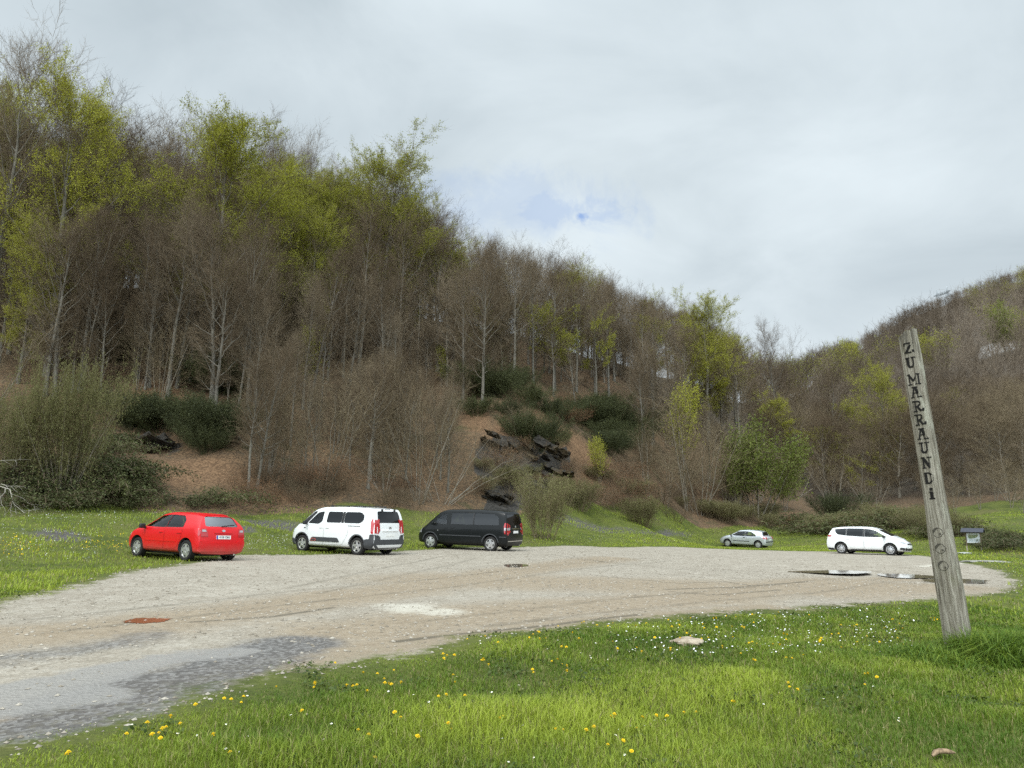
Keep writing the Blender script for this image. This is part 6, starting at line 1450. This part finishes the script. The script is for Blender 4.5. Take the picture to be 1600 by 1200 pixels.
# surveyed dandelions in the foreground (column, row)
DAN = [(101, 1193), (265, 1137), (258, 1150), (228, 1150), (252, 1158), (196, 1163), (236, 1166), (249, 1172), (304, 1118), (349, 1106), (360, 1108), (376, 1110), (431, 1085), (471, 1126), (491, 1082), (332, 1167), (358, 1192), (523, 1046), (567, 1063), (589, 1066), (600, 1071),
 (607, 1078), (615, 1058), (573, 1091), (611, 1083), (541, 1085), (557, 1084), (490, 1085), (616, 1130), (685, 1100), (726, 1101), (692, 1036), (698, 1034), (693, 1043), (752, 1045), (755, 1043), (763, 1051), (711, 1077), (787, 1111), (801, 1116), (786, 1130), (832, 1059), (862, 1043), (886, 1052), (886, 1061), (871, 1041),
 (758, 1004), (778, 1013), (827, 1004), (833, 1000), (856, 981), (872, 985), (885, 1022), (909, 982), (950, 984), (957, 1011), (965, 1023), (995, 1020), (1003, 1029), (1048, 1023), (1048, 1025), (1063, 1006), (1129, 1018), (1129, 1021), (1158, 1029), (1171, 1015), (1176, 1013), (1183, 1012), (1208, 1015), (1229, 1037), (1238, 1037),
 (1177, 1041), (1145, 1004), (1120, 990), (1160, 988), (1225, 1000), (1281, 1007), (1315, 1021), (1340, 1012), (1355, 1001), (1375, 1013), (1300, 997), (1330, 984), (1178, 979), (1060, 977), (1010, 982), (1115, 972), (1256, 1033), (1371, 1070), (1247, 1092), (1232, 1080), (1357, 1063), (1088, 1123), (1145, 1108), (1069, 1126), (960, 1133), (974, 1173),
 (987, 1192), (1004, 1139), (1026, 1132), (995, 1152), (916, 1157), (880, 1152), (1460, 975), (1465, 974), (1470, 973), (1455, 973), (1352, 1078), (1412, 1014), (1282, 1010), (575, 1165), (652, 1167), (700, 1149), (705, 1151), (559, 1156), (585, 1197), (960, 1134)]
nd = nw = 0
for px, py in DAN:
    p = hit(px, py); x, y = float(p[0]), float(p[1]); plant(1, x, y, g10); nd += 1
    if g10.random() < .3: plant(1, x + g10.normal(0, .06), y + g10.normal(0, .06), g10); nd += 1
for _ in range(60):
    p = hit(g10.uniform(650, 1420), g10.uniform(955, 1010)); plant(1, float(p[0]), float(p[1]), g10); nd += 1
clus = [(g10.uniform(20, 1420), g10.uniform(970, 1190)) for _ in range(60)] + [(g10.uniform(950, 1420), g10.uniform(965, 1030)) for _ in range(45)]
for cx, cy in clus:
    if cy < 1165 - cx * .2 and cx < 700: cx += 350
    p = hit(cx, cy)
    for _ in range(int(g10.integers(1, 5))):
        x, y = float(p[0] + g10.normal(0, .16)), float(p[1] + g10.normal(0, .16))
        if nw < 300 and poly_sd(np.array([x]), np.array([y]), LOT)[0] < -.2: plant(0, x, y, g10); nw += 1
print('dandelions', nd, 'daisies', nw)
def specks(n, boxes, size, g, name, mat, label):
    P = []
    for i in range(n):
        b = boxes[int(g.integers(len(boxes)))]; p = hit(g.uniform(b[0], b[1]), g.uniform(b[2], b[3]))
        if poly_sd(p[:1], p[1:2], LOT)[0] < -.2: P.append(p)
    P = np.array(P); r = np.hypot(P[:, 0], P[:, 1]); sz = (size * (1 + r * .012) * (.7 + .6 * g.random(len(P))))[:, None]; P = P + np.array([0, 0, .06]) ; a = np.linspace(0, 6.283, 7)[:-1]
    tlt = g.normal(0, .35, (len(P), 2)); V = []
    for k in a: V.append(P + sz * np.stack([np.full(len(P), math.cos(k)), np.full(len(P), math.sin(k)), tlt[:, 0] * math.cos(k) + tlt[:, 1] * math.sin(k)], -1))
    V.append(P + np.array([0, 0, 1]) * sz * .4); V = np.stack(V, 1); o = (np.arange(len(P)) * 7)[:, None, None]
    T = (o + np.array([[k, (k + 1) % 6, 6] for k in range(6)])[None]).reshape(-1, 3)
    tag(link(name, np_mesh(name, V.reshape(-1, 3), None, T, mat, False)), label, 'flowers', kind='stuff')
specks(1300, [(0, 190, 806, 850), (60, 280, 800, 812), (380, 460, 838, 862), (0, 150, 830, 880), (830, 1100, 838, 850), (1440, 1600, 880, 930), (950, 1430, 955, 1030), (950, 1430, 955, 1030)], .0085, g10, 'daisy_drift', m_dais, 'drifts of tiny white daisies in the grass round the car park')
specks(280, [(0, 215, 836, 872), (120, 200, 845, 860), (1480, 1600, 865, 900), (0, 60, 840, 870)], .012, g10, 'dandelion_drift', m_yel, 'scattered tiny yellow dandelions in the grass round the car park')

# loose gravel on the car park
m_peb, s = mat_new('loose_gravel'); s.out(s.pbr(s.mix(s.attr('rnd'), (.20, .17, .13), (.40, .36, .30)), .9, .2))
g11 = np.random.default_rng(77)
xy = sow(45000, -46, 36, 3.2, 40, g11, .9); sd = poly_sd(xy[:, 0], xy[:, 1], LOT); xy = xy[(sd > -.25)]
lf = vnoise(xy[:, 0] / 1.3, xy[:, 1] / 1.3) + .5; xy = xy[g11.random(len(xy)) < .25 + .9 * lf]; wd_ = line_d(xy[:, 0], xy[:, 1], [G(*q) for q in [(-20, 1100), (60, 1085), (170, 1058), (330, 1020)]]); xy = xy[(wd_ > .9) | (g11.random(len(xy)) < .15)]; n = len(xy)
r_ = np.hypot(xy[:, 0], xy[:, 1]); sz = (.006 + .016 * g11.random(n) ** 3) * (1 + r_ * .03)
oc = np.array([[1, 0, 0], [0, 1, 0], [-1, 0, 0], [0, -1, 0], [.2, .1, .75], [0, 0, -.6]]); ofc = np.array([[0, 1, 4], [1, 2, 4], [2, 3, 4], [3, 0, 4], [1, 0, 5], [2, 1, 5], [3, 2, 5], [0, 3, 5]])
a = g11.random(n) * 6.28; jit_ = 1 + g11.normal(0, .25, (n, 6, 3)); v = oc[None] * jit_; vx = v[..., 0] * np.cos(a)[:, None] - v[..., 1] * np.sin(a)[:, None]; vy = v[..., 0] * np.sin(a)[:, None] + v[..., 1] * np.cos(a)[:, None]
V = np.stack([xy[:, :1] + vx * sz[:, None], xy[:, 1:] + vy * sz[:, None], ground_z(xy[:, 0], xy[:, 1])[:, None] + v[..., 2] * sz[:, None] * .8 + sz[:, None] * .15], -1)
T = (np.arange(n)[:, None, None] * 6 + ofc[None]).reshape(-1, 3)
tag(link('loose_gravel', np_mesh('loose_gravel', V.reshape(-1, 3), None, T, m_peb, False, dict(rnd=np.repeat(g11.random(n), 6)))), 'loose pale gravel scattered over the car park', 'gravel', kind='stuff')
